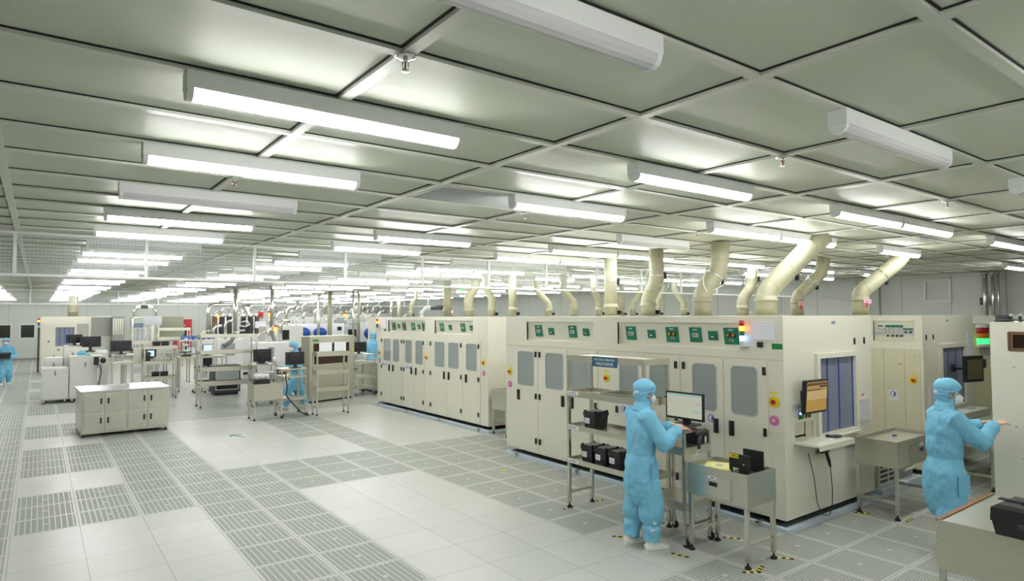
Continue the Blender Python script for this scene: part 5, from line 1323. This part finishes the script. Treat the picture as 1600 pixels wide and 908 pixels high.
t = thing('cloth_bundle', 'crumpled blue cloth on top of the taller pale cabinet', 'cloth', (1.0, 21.35, 1.243))
g = G(); g.ball((0, 0, 0.07), 0.11, 0.09, 0.075); g.ball((0.1, 0.02, 0.02), 0.12, 0.1, 0.025); q = remesh(g, 'folds', CLOTH, t, 0.014, disp=0.02, freq=14)
g = G(); g.box(-0.10, 0.10, -0.06, 0.06, 0.0, 0.02, 0.004); g.obj('cover_flap', OFFW, t)
# cream machine against the far left
t = thing('process_machine', 'cream machine far left with a blue-curtained window and an orange signal light', 'machine', (0.10, 32.2, 0))
g = G(); g.sheet(0, 1.67, 0.08, 2.35, -0.03, 0.0, [(0.49, 1.13, 1.13, 1.91)], 'y', 0); g.obj('front_skin', CREAM, t)
g = G(); g.box(0, 1.67, 0.0, 1.4, 0.08, 2.35); g.obj('body', CREAM, t)
for i in range(4):
    a = 0.49 + i * 0.16
    g = G(); g.box(a, a + 0.155, -0.012, -0.004, 1.13, 1.91); g.obj('strip_curtain', STRIP, t)
    g = G(); g.box(a + 0.13, a + 0.152, -0.016, -0.012, 1.13, 1.91); g.obj('strip_edge', STRIPE, t)
signal_tower(t, -0.1, 1.92, 0, -0.07, 1.3, ('amber',))
g = G(); g.box(-0.1, -0.03, -0.12, -0.05, 0.1, 1.9); g.obj('side_conduit', DARK2, t)
for (x, z) in ((0.26, 1.33), (0.60, 0.98), (0.45, 0.72), (0.78, 0.70)):
    g = G(); g.box(x - 0.02, x + 0.02, -0.045, -0.03, z - 0.04, z + 0.04); g.obj('latch_handle', DARK, t)
g = G()
for i in range(7): g.box(1.22 + i * 0.06, 1.25 + i * 0.06, -0.04, -0.03, 1.3, 2.05)
g.obj('vent_slats', GREY, t)
g = G(); g.box(0.05, 1.6, 0.05, 1.3, 0.0, 0.08); g.obj('plinth', DARK, t)
duct('square-shouldered cream duct rising from the far left machine', 1.19, 32.8, 0.19, [(0, 0, TOP)], 0.2, z0=2.35)
t = thing('wall_board', 'grey framed board on the far wall beside the far left machine', 'board', (2.99, 43.97, 1.19))
g = G(); g.sheet(-0.56, 0.56, 0.0, 1.18, -0.03, 0.0, [(-0.53, 0.53, 0.03, 1.15)], 'y', 0); g.obj('frame', STEELM, t)
g = G(); g.box(-0.53, 0.53, -0.02, -0.005, 0.03, 1.15); g.obj('panel', mat('board_grey', (150, 152, 144), 0.5), t)
# red hydrant cabinet on the far wall
t = thing('fire_cabinet', 'tall red fire cabinet with a dark glass door on the far wall', 'fire cabinet', (7.20, 43.9, 0.3))
g = G(); g.box(-0.50, 0.50, -0.1, 0.08, 0.0, 1.88, 0.01); g.obj('case', REDC, t)
g = G(); g.box(-0.24, 0.24, -0.115, -0.1, 0.85, 1.30); q = g.obj('glass_door', DARK, t)
g = G(); g.box(-0.10, 0.10, -0.122, -0.115, 0.95, 1.22); g.obj('hose_reel', GREY, q)
for x in (-0.16, 0.10):
    g = G(); g.box(x - 0.05, x + 0.05, -0.108, -0.1, 1.45, 1.55); g.obj('call_button', mat('gold_mark_%d' % int(x * 100), (190, 150, 60), 0.4), t)
# trolley with black monitor, left of the first rack
trolley('stainless trolley with a black monitor, left of the two-box rack', (1.66, 20.6, 0), 0.0, 0.52, 0.5, [1.27, 1.06, 0.42])
monitor('monitor', 'black monitor seen from behind on the trolley left of the two-box rack', (1.88, 20.85, 1.275), PI + 0.05, 0.52, 0.30, SCREENOFF, stand=0.08)
t = thing('coffee_arm', 'x', 'arm') if False else None
t = thing('test_instrument', 'small black instrument on a post beside the white console', 'instrument', (1.35, 20.9, 0))
g = G(); g.cyl((0, 0, 0.03), (0, 0, 1.0), 0.015, 8); g.lathe([(0, 0), (0.15, 0), (0.14, 0.03), (0, 0.03)]); g.obj('stand', STEEL, t)
g = G(); g.box(-0.1, 0.02, -0.06, 0.06, 1.0, 1.22, 0.02); g.ball((0.12, 0, 1.12), 0.07, 0.06, 0.08); g.obj('head', DARK, t)
g = G(); g.tube([(0.05, 0, 1.0), (0.08, 0, 0.8), (0.03, -0.03, 0.5), (0.06, 0, 0.1)], 0.012, 6); g.obj('cable', DARK, t)
# two-box rack
rack('stainless rack of four tiers with black boxes, behind the low cabinet', (2.40, 20.5, 0), 0.0, 0.83, 0.5, [1.49, 1.07, 0.63], 0.09, name='shelf_rack')
for x, z, l in ((2.73, 1.435, 'black box on top of the middle-distance rack, left one'), (2.95, 1.435, 'black box on top of the middle-distance rack, right one'), (2.72, 0.575, 'black box on the lower tier of the middle-distance rack, left one'), (2.94, 0.575, 'black box on the lower tier of the middle-distance rack, right one')):
    black_box(l, (x, 20.72, z), 0, 0.2, 0.2, 0.19, 'black boxes on the middle-distance rack', False, True)
t = thing('computer_tower', 'black computer tower on the rack behind the low cabinet', 'computer', (2.51, 20.75, 1.02))
g = G(); g.box(-0.06, 0.06, -0.2, 0.2, 0, 0.30, 0.008); g.obj('case', DARK, t); g = G(); g.box(-0.04, 0.04, -0.204, -0.2, 0.2, 0.26); g.obj('drive_front', DARK2, t)
t = thing('metal_bracket', 'white open bracket stand on the middle tier of that rack', 'stand', (2.90, 20.8, 1.02))
g = G(); g.box(-0.2, 0.25, -0.12, 0.12, 0.12, 0.14); g.box(-0.2, -0.17, -0.12, 0.12, 0, 0.12); g.box(0.22, 0.25, -0.12, 0.12, 0, 0.12); g.box(0.02, 0.06, -0.03, 0.03, 0.14, 0.28); g.obj('frame', OFFW, t)
g = G(); g.box(0.10, 0.24, -0.08, 0.08, 0.14, 0.25, 0.01); g.obj('unit', LGREY, t)
monitor('monitor', 'small lit screen on the bench behind the two-box rack', (2.85, 23.2, 0.95), 0.1, 0.42, 0.3, SCREENOFF, [(0.4, 0.9, 0.15, 0.85, SCREENB), (0.45, 0.7, 0.35, 0.6, RED)], stand=0.05)
steel_table('stainless bench carrying a small lit screen, behind the two-box rack', (2.2, 23.0, 0), 0, 1.15, 0.6, 0.95, 0.10, None)
# white top shelf units behind
rack('tall white-topped rack with two pale beams before the red fire cabinet', (3.34, 25.0, 0), 0.0, 1.02, 0.5, [1.93, 1.60, 1.0], 0.09)
rack('low white-topped rack farther left, before the glass chamber', (2.23, 24.3, 0), 0.0, 0.80, 0.45, [1.51, 0.9], 0.10)
# glass chamber with silver duct loop
t = thing('glass_chamber', 'framed glass process chamber with a silver duct loop on top, far left', 'chamber', (3.34, 32.6, 0))
for (x, y) in ((0, 0), (1.02, 0), (0, 0.8), (1.02, 0.8), (0.5, 0)):
    g = G(); g.box(x, x + 0.05, y, y + 0.05, 0.3, 2.33); g.obj('frame_post', STEEL, t)
g = G(); g.box(0, 1.07, 0, 0.85, 0.3, 0.95, 0.01); g.obj('base_cabinet', STEELM, t)
g = G(); g.box(0.05, 1.02, 0.005, 0.015, 0.95, 2.3); g.obj('glass_panel', PANE2, t)
g = G(); g.box(0, 1.07, 0, 0.85, 2.29, 2.33); g.obj('top', STEELM, t)
g = G(); g.box(0.06, 0.45, 0.2, 0.5, 1.85, 2.05, 0.01); g.obj('blue_tank', BLUE, t)
g = G()
for i in range(6): g.cyl((0.1 + i * 0.16, 0.35, 0.95), (0.1 + i * 0.16, 0.35, 1.8), 0.03, 8)
g.obj('standing_pipes', STEEL, t)
g = G(); P = [(0.12, 0.4, 2.33), (0.12, 0.4, 2.62), (0.2, 0.4, 2.74), (0.35, 0.4, 2.78), (0.7, 0.4, 2.78), (0.85, 0.4, 2.74), (0.93, 0.4, 2.62), (0.93, 0.4, 2.33)]; g.tube(P, 0.075, 14); g.obj('duct_loop', CHROME, t)
g = G(); g.box(0.35, 0.65, 0.32, 0.48, 2.71, 2.85, 0.02); g.obj('loop_sleeve', DARK2, t)
g = G(); g.cyl((0.48, 0.4, 2.85), (0.48, 0.4, CZ - 0.012), 0.05, 12); g.obj('riser', OFFW, t)
t = thing('control_box', 'pale blue-white control box standing on a post beside the glass chamber', 'box', (4.05, 31.9, 0))
g = G(); g.box(-0.33, 0.33, -0.15, 0.15, 1.96, 2.36, 0.01); g.obj('case', PAPER, t); g = G(); g.box(-0.05, 0.05, 0, 0.08, 0, 1.97); g.obj('post', STEEL, t)
t = thing('gas_cabinet', 'grey ribbed gas cabinet on the far wall, left of the glass chamber', 'cabinet', (3.75, 43.4, 0))
g = G(); g.box(-0.30, 0.30, 0, 0.5, 0.0, 2.35, 0.01); g.obj('case', GREY, t)
g = G()
for i in range(5): g.box(-0.25 + i * 0.11, -0.19 + i * 0.11, -0.02, 0, 1.3, 2.25)
g.obj('ribs', STEELM, t)
t = thing('panel_screen', 'olive tinted screen panel right of the glass chamber', 'screen', (4.95, 33.0, 0))
g = G(); g.box(-0.5, 0.5, 0, 0.04, 1.2, 2.33, 0.005); g.obj('panel', mat('olive_glass', (150, 152, 130), 0.25), t); g = G(); g.box(-0.5, -0.46, 0, 0.05, 0, 1.2); g.box(0.46, 0.5, 0, 0.05, 0, 1.2); g.obj('legs', STEEL, t)
# microscope bench and stool
steel_table('white-legged bench carrying the microscope, in the middle distance', (3.50, 21.9, 0), 0, 1.40, 0.65, 1.08, 0.06, None, trayed=False)
t = thing('microscope', 'white binocular microscope with black eyepieces on the middle bench', 'microscope', (3.74, 22.2, 1.08))
g = G(); g.box(-0.14, 0.14, -0.16, 0.12, 0, 0.05, 0.015); g.obj('base', DARK, t)
g = G(); g.box(-0.05, 0.05, 0.04, 0.12, 0.05, 0.36, 0.02); g.box(-0.06, 0.06, -0.12, 0.12, 0.32, 0.42, 0.025); g.cyl((0, -0.02, 0.42), (0, -0.02, 0.56), 0.045, 12); g.obj('arm', WHITE, t)
g = G(); g.box(-0.16, 0.16, -0.10, 0.05, 0.12, 0.15, 0.006); g.obj('stage', DARK, t)
g = G(); g.cyl((0, -0.06, 0.32), (0, -0.06, 0.20), 0.035, 12, 0.02); g.obj('objective', DARK2, t)
for s in (-1, 1):
    g = G(); g.cyl((s * 0.032, -0.10, 0.40), (s * 0.034, -0.21, 0.47), 0.022, 10); g.obj('eyepiece', DARK, t)
g = G(); g.ball((0.02, -0.1, 0.165), 0.03, 0.03, 0.012); g.obj('lit_sample', GREENL, t)
monitor('monitor', 'lit pale screen beside the white microscope', (4.38, 22.25, 1.08), 0.5, 0.36, 0.29, SCREENB, stand=0.06)
t = thing('stool', 'grey lab stool on castors beside the microscope bench', 'stool', (4.05, 21.45, 0))
g = G(); g.lathe([(0, 0.74), (0.17, 0.74), (0.18, 0.77), (0.17, 0.80), (0, 0.80)]); g.obj('seat', DARK2, t)
g = G(); g.cyl((0, 0, 0.12), (0, 0, 0.74), 0.025, 10); g.obj('column', CHROME, t)
g = G(); g.lathe([(0.16, 0.30), (0.18, 0.30), (0.18, 0.32), (0.16, 0.32), (0.16, 0.30)]); g.obj('foot_ring', CHROME, t)
for k in range(5):
    a = k * 2 * PI / 5; c, s_ = math.cos(a), math.sin(a)
    g = G(); g.tube([(0, 0, 0.12), (0.25 * c, 0.25 * s_, 0.08)], 0.018, 8); q = g.obj('leg', CHROME, t)
    g = G(); g.cyl((0.25 * c - 0.02, 0.25 * s_, 0.03), (0.25 * c + 0.02, 0.25 * s_, 0.03), 0.03, 10); g.obj('castor', RUBBER, q)
# bins
rack('tall stainless shelf holding the blue parts bins, behind the large rack', (3.74, 23.3, 0), 0.0, 1.15, 0.4, [1.56, 1.1], 0.05)
for i in range(6):
    t = thing('parts_bin', 'blue open-front parts bin, %s from the left on the rear shelf' % ORD[i], 'bin', (3.90 + i * 0.165, 23.5, 1.53), 0, 'blue parts bins')
    g = G(); g.prism([(-0.14, 0), (0.14, 0), (0.14, 0.15), (-0.04, 0.15), (-0.14, 0.07)], -0.075, 0.075, 'x'); g.obj('bin', BLUE, t)
    g = G(); g.box(-0.04, 0.04, -0.146, -0.14, 0.02, 0.05); g.obj('bin_label', PAPER, t)
for i in range(5):
    t = thing('white_bottle', 'white jug, %s from the left under the blue bins' % ORD[i], 'bottle', (4.0 + i * 0.17, 23.5, 1.07), 0, 'white jugs on the rear shelf')
    g = G(); g.box(-0.07, 0.07, -0.08, 0.08, 0, 0.22, 0.03); g.obj('body', PAPER, t); g = G(); g.cyl((0, 0, 0.22), (0, 0, 0.27), 0.03, 10); g.obj('cap', OFFW if i else YELLOW, t)
# large middle rack
rack('large empty stainless rack of four tiers, standing in the centre distance', (3.32, 17.67, 0), 0.0, 1.38, 0.55, [1.85, 1.43, 0.99, 0.62], 0.075)
# drawer table with black tray, beyond it
steel_table('stainless drawer table with a black rack of white vials, in the centre distance', (3.87, 14.78, 0), 0.0, 0.63, 0.48, 0.80, 0.36, None)
t = thing('vial_rack', 'black rack of white vials on the centre-distance drawer table', 'vial rack', (4.10, 15.04, 0.767))
g = G(); g.box(-0.16, 0.16, -0.10, 0.10, 0, 0.12, 0.006); g.obj('holder', DARK, t)
for i in range(6):
    for j in range(2):
        g = G(); g.cyl((-0.13 + i * 0.052, -0.05 + j * 0.1, 0.12), (-0.13 + i * 0.052, -0.05 + j * 0.1, 0.24), 0.018, 10); g.obj('vial', WHITE, t)
# trolley with two monitors
trolley('stainless trolley with a black monitor, before the striding worker', (4.52, 14.95, 0), 0.03, 0.58, 0.5, [1.10, 0.93, 0.42])
monitor('monitor', 'black monitor seen from behind on the trolley before the striding worker', (4.88, 15.15, 1.105), PI + 0.08, 0.45, 0.30, SCREENOFF, stand=0.07)
t = thing('cable', 'thick dark cable looping down beside the striding worker\'s trolley', 'cable', (4.60, 14.88, 0))
g = G(); g.tube([(0, 0, 1.05), (-0.02, -0.03, 0.9), (0.02, -0.03, 0.7), (0.0, -0.02, 0.5), (0.10, -0.04, 0.36), (0.30, -0.06, 0.12), (0.45, -0.05, 0.015)], 0.014, 8); q = g.obj('lead', DARK, t); g = G(); g.cyl((0.45, -0.05, 0.02), (0.52, -0.04, 0.02), 0.02, 8); g.obj('plug', DARK2, t)
trolley('stainless trolley with a grey monitor, behind the centre-distance drawer table', (4.42, 17.0, 0), 0.0, 0.6, 0.5, [1.08, 0.86, 0.4])
monitor('monitor', 'grey-backed monitor on the trolley behind the vial table', (4.70, 17.2, 1.085), PI + 0.06, 0.46, 0.32, SCREENOFF, stand=0.06)
t = thing('spray_bottle', 'white squeeze bottle on the trolley edge left of the striding worker', 'bottle', (4.978, 17.1, 1.085))
g = G(); g.lathe([(0, 0), (0.045, 0), (0.045, 0.14), (0.02, 0.18), (0, 0.18)]); g.obj('body', WHITE, t); g = G(); g.tube([(0, 0, 0.18), (0, 0, 0.22), (0.04, 0, 0.25)], 0.008, 8); g.obj('nozzle', WHITE, t)
# half-height rack in front of the striding worker
rack('stainless rack of three tiers right of the striding worker', (5.23, 14.65, 0), 0.02, 0.80, 0.30, [1.47, 1.05, 0.65], 0.10)
# stainless cabinet with dark window and notices
t = thing('steel_cabinet', 'tall stainless cabinet with a dark amber window and two posted sheets', 'cabinet', (5.80, 16.85, 0), 0.30)
g = G(); g.sheet(0, 1.50, 0.05, 1.78, -0.03, 0.0, [(0.12, 1.32, 1.02, 1.58)], 'y', 0); g.obj('front_skin', STEELM, t)
g = G(); g.box(0, 1.50, 0, 0.34, 0.05, 1.78, 0.004); g.obj('body', STEELM, t)
g = G(); g.box(0.12, 1.32, -0.008, -0.001, 1.02, 1.58); g.obj('amber_window', mat('dark_amber_window_pane', (52, 32, 18), 0.12, var=0.5, vscale=5), t)
g = G(); g.box(0.10, 1.34, -0.04, -0.03, 0.98, 1.0); g.obj('window_sill', STEEL, t)
for (a, b) in ((0.30, 0.72), (0.80, 1.20)):
    g = G(); g.box(a, b, -0.038, -0.03, 1.32, 1.60); g.obj('posted_sheet', PAPER, t)
g = G(); g.box(0.10, 0.28, -0.036, -0.03, 1.64, 1.69); g.obj('green_sign', GREEN2, t)
g = G(); g.box(0.62, 0.84, -0.036, -0.03, 1.68, 1.74); g.obj('maker_plate', LGREY, t)
g = G(); g.prism([(1.42, 1.34), (1.49, 1.34), (1.455, 1.42)], -0.036, -0.03, 'y'); g.obj('warning_sign', YELLOW, t)
g = G(); g.box(0.04, 1.46, 0.03, 0.30, 0.0, 0.05); g.obj('plinth', DARK, t)
# trolley at the far end of the left-hand machine, and bench behind
trolley('stainless trolley with a black monitor, left of the long cream machine', (7.40, 17.55, 0), 0.0, 0.60, 0.85, [1.20, 0.98, 0.55, 0.25])
monitor('monitor', 'black monitor on the trolley left of the long cream machine', (7.60, 17.75, 1.205), 0.05, 0.46, 0.29, SCREENOFF, stand=0.06)
t = thing('workbench', 'dark-skirted stainless bench behind the far end of the long cream machine', 'bench', (8.15, 17.0, 0))
g = G(); g.box(0, 0.9, 0, 2.2, 0.08, 0.90, 0.01); g.obj('body', STEELM, t); g = G(); g.box(-0.02, 0.92, -0.02, 2.22, 0.90, 0.94, 0.004); g.obj('worktop', STEEL, t); g = G(); g.box(0.04, 0.86, 0.04, 2.16, 0, 0.08); g.obj('plinth', DARK, t)
t = thing('computer_tower', 'dark blue-fronted screen and papers stand beside the far worker', 'stand', (8.2, 19.6, 0))
g = G(); g.box(-0.2, 0.0, 0, 0.04, 1.10, 1.42, 0.005); g.obj('blue_screen', mat('dark_blue_screen', (40, 62, 96), 0.3), t); g = G(); g.box(0.02, 0.28, 0.0, 0.01, 1.12, 1.42); g.obj('paper', PAPER, t); g = G(); g.box(-0.02, 0.02, 0.012, 0.05, 0, 1.15); g.obj('post', STEEL, t)

# ------------------------------------------------------------------ far process equipment
def conduit(label, x, y, r=0.065, hose=None, z0=1.75, m=STEEL, name='service_pole'):
    t = thing(name, label, 'pole', (x, y, 0), 0, 'service poles from the ceiling')
    g = G(); g.cyl((0, 0, z0), (0, 0, CZ - 0.012), r, 14); g.obj('pipe', m, t)
    g = G(); g.lathe([(r, z0 - 0.01), (r * 1.15, z0 - 0.01), (r * 1.15, z0 + 0.03), (r, z0 + 0.03)]); g.obj('lower_collar', m, t)
    g = G(); g.lathe([(r, CZ - 0.05), (r * 1.5, CZ - 0.05), (r * 1.5, CZ - 0.012), (r, CZ - 0.012)]); g.obj('pole_collar', m, t)
    if hose:
        g = G(); g.tube([(0, 0, z0 + 0.05), (hose * 0.05, 0, z0 - 0.1), (hose * 0.35, 0, z0 - 0.3), (hose, 0, z0 - 0.48)], r * 0.95, 12); g.obj('hose', PINKEL, t)
    return t
conduit('steel pole with a grey hose bending left, above the large rack', 5.62, 24.0, 0.075, -0.38, 1.75)
conduit('steel pole with a grey hose bending right, above the striding worker', 6.31, 22.0, 0.065, 0.20, 1.85)
conduit('slim steel pole, left of a cream pole behind the stainless cabinet', 8.62, 24.0, 0.055, None, 0.9)
conduit('thicker cream pole beside a steel one behind the stainless cabinet', 9.25, 24.5, 0.085, None, 0.9, DUCT)
conduit('slim steel pole left of a narrow cream pole, by the far worker', 10.02, 24.0, 0.045, None, 1.2)
conduit('narrow cream pole by the far worker', 10.5, 24.6, 0.06, None, 1.2, DUCT)
conduit('slim steel pole over the far end of the left-hand machine', 13.6, 28.0, 0.06, None, 1.2)
conduit('cream pole over the far end of the left-hand machine', 14.0, 28.0, 0.085, None, 1.2, DUCT)
for i, y in enumerate((5.60, 5.44, 5.33)):
    conduit(('thick steel pipe against the right wall, left of three', 'middle steel pipe of three against the right wall', 'slim steel pipe against the right wall, right of three')[i], 18.75, y + 0.02, (0.055, 0.035, 0.025)[i], None, 2.0)
conduit('pale pipe standing against the right wall behind the rightmost duct', 18.8, 8.45, 0.05, None, 0.0, OFFW)
conduit('slim steel pipe against the right wall, right of the pale pipe', 18.8, 8.1, 0.03, None, 0.0)
t = thing('wall_socket', 'small black box beside the steel pipes on the right wall', 'socket', (18.9, 5.72, 2.62)); g = G(); g.box(-0.06, 0.06, -0.05, 0.05, -0.09, 0.09, 0.008); g.obj('case', DARK, t); g = G(); g.box(-0.065, -0.06, -0.03, 0.03, -0.05, 0.05); g.obj('plate', DARK2, t)
# furnace of upright dark cylinders with a silver elbow
t = thing('furnace', 'machine of upright dark cylinders with silver pipe elbows, far centre', 'machine', (5.35, 27.0, 0))
g = G(); g.box(0, 2.2, 0, 1.4, 0.08, 1.55, 0.02); g.obj('base', OFFW, t)
for i in range(7):
    if i == 3: continue
    g = G(); g.cyl((0.28 + i * 0.27, 0.35, 1.55), (0.28 + i * 0.27, 0.35, 2.30), 0.105, 14); g.obj('cylinder', DARK2 if i % 3 else mat('bronze_cylinder_%d' % i, (120, 112, 96), 0.35, 0.5), t)
    g = G(); g.lathe([(0, 2.30), (0.12, 2.30), (0.12, 2.40), (0.05, 2.44), (0, 2.44)], (0.28 + i * 0.27, 0.35, 0)); g.obj('cylinder_cap', CHROME, t)
g = G(); g.tube([(0.05, 0.3, 1.3), (0.05, 0.3, 2.55), (0.09, 0.3, 2.72), (0.24, 0.3, 2.80), (0.6, 0.3, 2.80), (1.6, 0.3, 2.80)], 0.085, 14); g.obj('silver_elbow', CHROME, t)
g = G(); g.tube([(1.25, 0.2, 2.1), (1.45, 0.1, 2.15), (1.55, 0.1, 2.0), (1.4, 0.1, 1.92), (1.2, 0.2, 1.95)], 0.025, 8); g.obj('white_hose', WHITE, t)
g = G(); g.box(0.36, 0.42, 0.2, 0.26, 2.28, 2.36); g.obj('indicator', AMBERL, t)
g = G(); g.box(1.88, 2.08, 0.1, 0.16, 2.3, 2.5); g.obj('red_sign', REDC, t)
g = G(); g.box(1.75, 2.18, 0.05, 0.12, 1.85, 2.12); g.obj('white_sheet', PAPER, t)
g = G(); g.box(0.1, 2.1, 0.1, 1.3, 0, 0.08); g.obj('plinth', DARK, t)
# white dispensing machines around the striding worker
def tool(label, x, y, w, d, h, colr=OFFW, dark=((0.1, 0.6, 0.5, 0.8),), tower=None, blue=(), tubes=0, rz=0.0, vents=0, name='process_tool'):
    t = thing(name, label, 'machine', (x, y, 0), rz)
    g = G(); g.box(0, w, 0, d, 0.08, h, 0.015); g.obj('body', colr, t)
    g = G(); g.box(0.05, w - 0.05, 0.05, d - 0.05, 0, 0.08); g.obj('plinth', DARK, t)
    for i, (a, b, z1, z2) in enumerate(dark):
        g = G(); g.sheet(w * a - 0.02, w * b + 0.02, h * z1 - 0.02, h * z2 + 0.02, -0.015, 0, [(w * a, w * b, h * z1, h * z2)], 'y', 0); q = g.obj('hatch_frame', LGREY, t)
        g = G(); g.box(w * a, w * b, -0.008, -0.001, h * z1, h * z2); g.obj('hatch_glass', SCREENOFF if i % 2 == 0 else PANE, q)
    if tower is not None:
        g = G(); g.cyl((tower, 0.1, h), (tower, 0.1, h + 0.35), 0.02, 8); g.obj('tower_pole', STEEL, t)
        g = G(); g.cyl((tower, 0.1, h + 0.35), (tower, 0.1, h + 0.47), 0.045, 12); g.obj('amber_lamp', AMBERL, t); g = G(); g.cyl((tower, 0.1, h + 0.47), (tower, 0.1, h + 0.53), 0.045, 12); g.obj('tower_cap', RED, t)
    for (a, z, r) in blue:
        g = G(); g.ball((a, -0.05, z), r, 0.2, r * 0.75, 16, 10); g.obj('blue_dome', BLUE, t)
    for k in range(tubes):
        xx = 0.15 + (w - 0.3) * k / max(1, tubes - 1); hh = h + 0.2 + 0.18 * ((k * 7) % 3)
        g = G(); g.tube([(xx, d * 0.4, h - 0.02), (xx, d * 0.4, hh), (xx + 0.1, d * 0.4, hh + 0.1), (xx + 0.28, d * 0.4, hh + 0.1)], 0.03 + 0.012 * (k % 3), 8); g.obj('pipe', CHROME if k % 2 else STEEL, t)
    for k in range(vents):
        g = G(); g.box(0.1 + k * 0.28, 0.3 + k * 0.28, -0.012, 0, h * 0.12, h * 0.35, 0.004); q = g.obj('service_panel', LGREY, t)
        g = G(); g.box(0.28 + k * 0.28 - 0.03, 0.29 + k * 0.28, -0.02, -0.012, h * 0.22, h * 0.27); g.obj('panel_latch', DARK, q)
    return t
tool('white dispensing machine with a dark hatch, behind the large rack', 5.25, 20.0, 1.0, 0.8, 1.52, WHITE, ((0.08, 0.3, 0.6, 0.85), (0.4, 0.55, 0.6, 0.9), (0.65, 0.9, 0.3, 0.5)), 0.62, (), 3, vents=3)
tool('white bench-top machine left of the grey hose, behind the large rack', 4.55, 24.6, 1.5, 0.8, 1.50, WHITE, ((0.1, 0.3, 0.3, 0.6), (0.5, 0.8, 0.62, 0.9)), None, (), 4, vents=4)
tool('dark chest-high machine with black drawers, behind the large rack', 4.15, 20.2, 0.75, 0.6, 0.88, DARK2, ((0.1, 0.9, 0.2, 0.45), (0.1, 0.9, 0.55, 0.85)))
tool('pale machine with a dark square port, right of the grey hoses', 6.55, 23.6, 1.35, 0.9, 1.98, OFFW, ((0.35, 0.62, 0.74, 0.92), (0.05, 0.25, 0.4, 0.65)), 0.15, (), 4, vents=3)
tool('white long machine with a blue dome, behind the stainless cabinet', 8.1, 25.6, 2.2, 1.0, 2.02, PAPER, ((0.86, 0.94, 0.86, 0.93),), None, ((0.45, 1.66, 0.30), (1.15, 1.66, 0.28)), 5, vents=5)
tool('grey cabinet with an orange signal lamp between two white machines', 10.55, 26.2, 0.75, 0.8, 1.95, LGREY, ((0.2, 0.7, 0.75, 0.9),), 0.05, (), 2)
tool('white long machine with two blue drums, beyond the far worker', 11.0, 24.9, 2.0, 1.0, 2.06, PAPER, ((0.05, 0.12, 0.8, 0.9),), None, ((0.20, 1.60, 0.36), (0.95, 1.68, 0.30)), 4, vents=5)
tool('black-framed monitor arm machine beside the striding worker\'s head', 6.05, 18.4, 0.7, 0.6, 1.42, DARK2, ((0.1, 0.9, 0.55, 0.92),), None, (), 0)
rnd = random.Random(5)
far = ((7.9, 38.5, 2.4, 2.35, OFFW), (10.6, 39.0, 2.6, 2.55, LGREY), (13.5, 38.5, 2.4, 2.45, OFFW), (16.2, 38.0, 2.2, 2.5, OFFW), (7.8, 33.4, 2.2, 2.20, LGREY), (10.3, 33.0, 2.4, 2.30, OFFW), (13.1, 32.5, 2.3, 2.25, LGREY))
NAMES = ('left', 'second from left', 'third from left', 'right-hand', 'left', 'middle', 'right-hand')
for i, (x, y, w_, h_, c_) in enumerate(far):
    tool('pale pipe-topped machine by the far wall, %s of the %s row' % (NAMES[i], 'rearmost' if i < 4 else 'next'), x, y, w_, 1.1, h_, c_, ((0.1, 0.3, 0.6, 0.85), (0.5, 0.75, 0.5, 0.85)), None, (), 7, vents=6)
t = thing('silver_duct', 'bright angled silver duct slanting over the machines in the far centre', 'duct', (7.05, 28.75, 1.9))
g = G(); g.tube([(0.35, 0, 0), (0.30, 0, 0.35), (0.0, 0, 0.95), (-0.3, 0, 1.0), (-1.0, 0, 1.0)], 0.10, 14); g.obj('pipe', CHROME, t); g = G(); g.cyl((0.35, 0, -0.12), (0.35, 0, 0.08), 0.13, 14); g.obj('collar', DUCT, t); g = G(); g.cyl((0.35, 0, -1.9), (0.35, 0, -0.12), 0.09, 12); g.obj('stand_pipe', STEEL, t)
for n, (x, y, lb) in enumerate(((9.6, 9.05, 'shiny dark duct arch on the floor-standing frame behind the gap'), )):
    t = thing('arched_pipe', 'dark and silver arched pipe seen through the gap above the two machines', 'pipe', (14.1, 24.5, 2.2))
    g = G(); g.tube([(-0.55, 0.4, 0.0), (-0.52, 0.4, 0.32), (-0.36, 0.3, 0.48), (0.36, -0.25, 0.48), (0.52, -0.35, 0.32), (0.55, -0.38, 0.0)], 0.085, 12); g.obj('pipe', CHROME, t)
    g = G(); g.tube([(-0.2, 0.17, 0.48), (0.25, -0.18, 0.48)], 0.10, 12); g.obj('sleeve', DARK2, t)
    g = G(); g.box(-0.9, 0.9, -0.6, 0.6, -2.2, 0.02, 0.01); g.obj('base_cabinet', OFFW, t)
# hanging exit lamp
t = thing('pendant_sensor', 'small green-lit ceiling sensor hanging among the tubes', 'sensor', (9.2, 14.6, 3.02))
g = G(); g.cyl((0, 0, 0.05), (0, 0, CZ - 3.03), 0.008, 8); g.obj('stem', STEEL, t); g = G(); g.ball((0, 0, 0.02), 0.035); g.obj('lamp', GREENL, t); g = G(); g.cyl((0, 0, -0.03), (0, 0, -0.005), 0.02, 10); g.obj('red_base', RED, t)

bpy.data.scenes.remove(WORK)
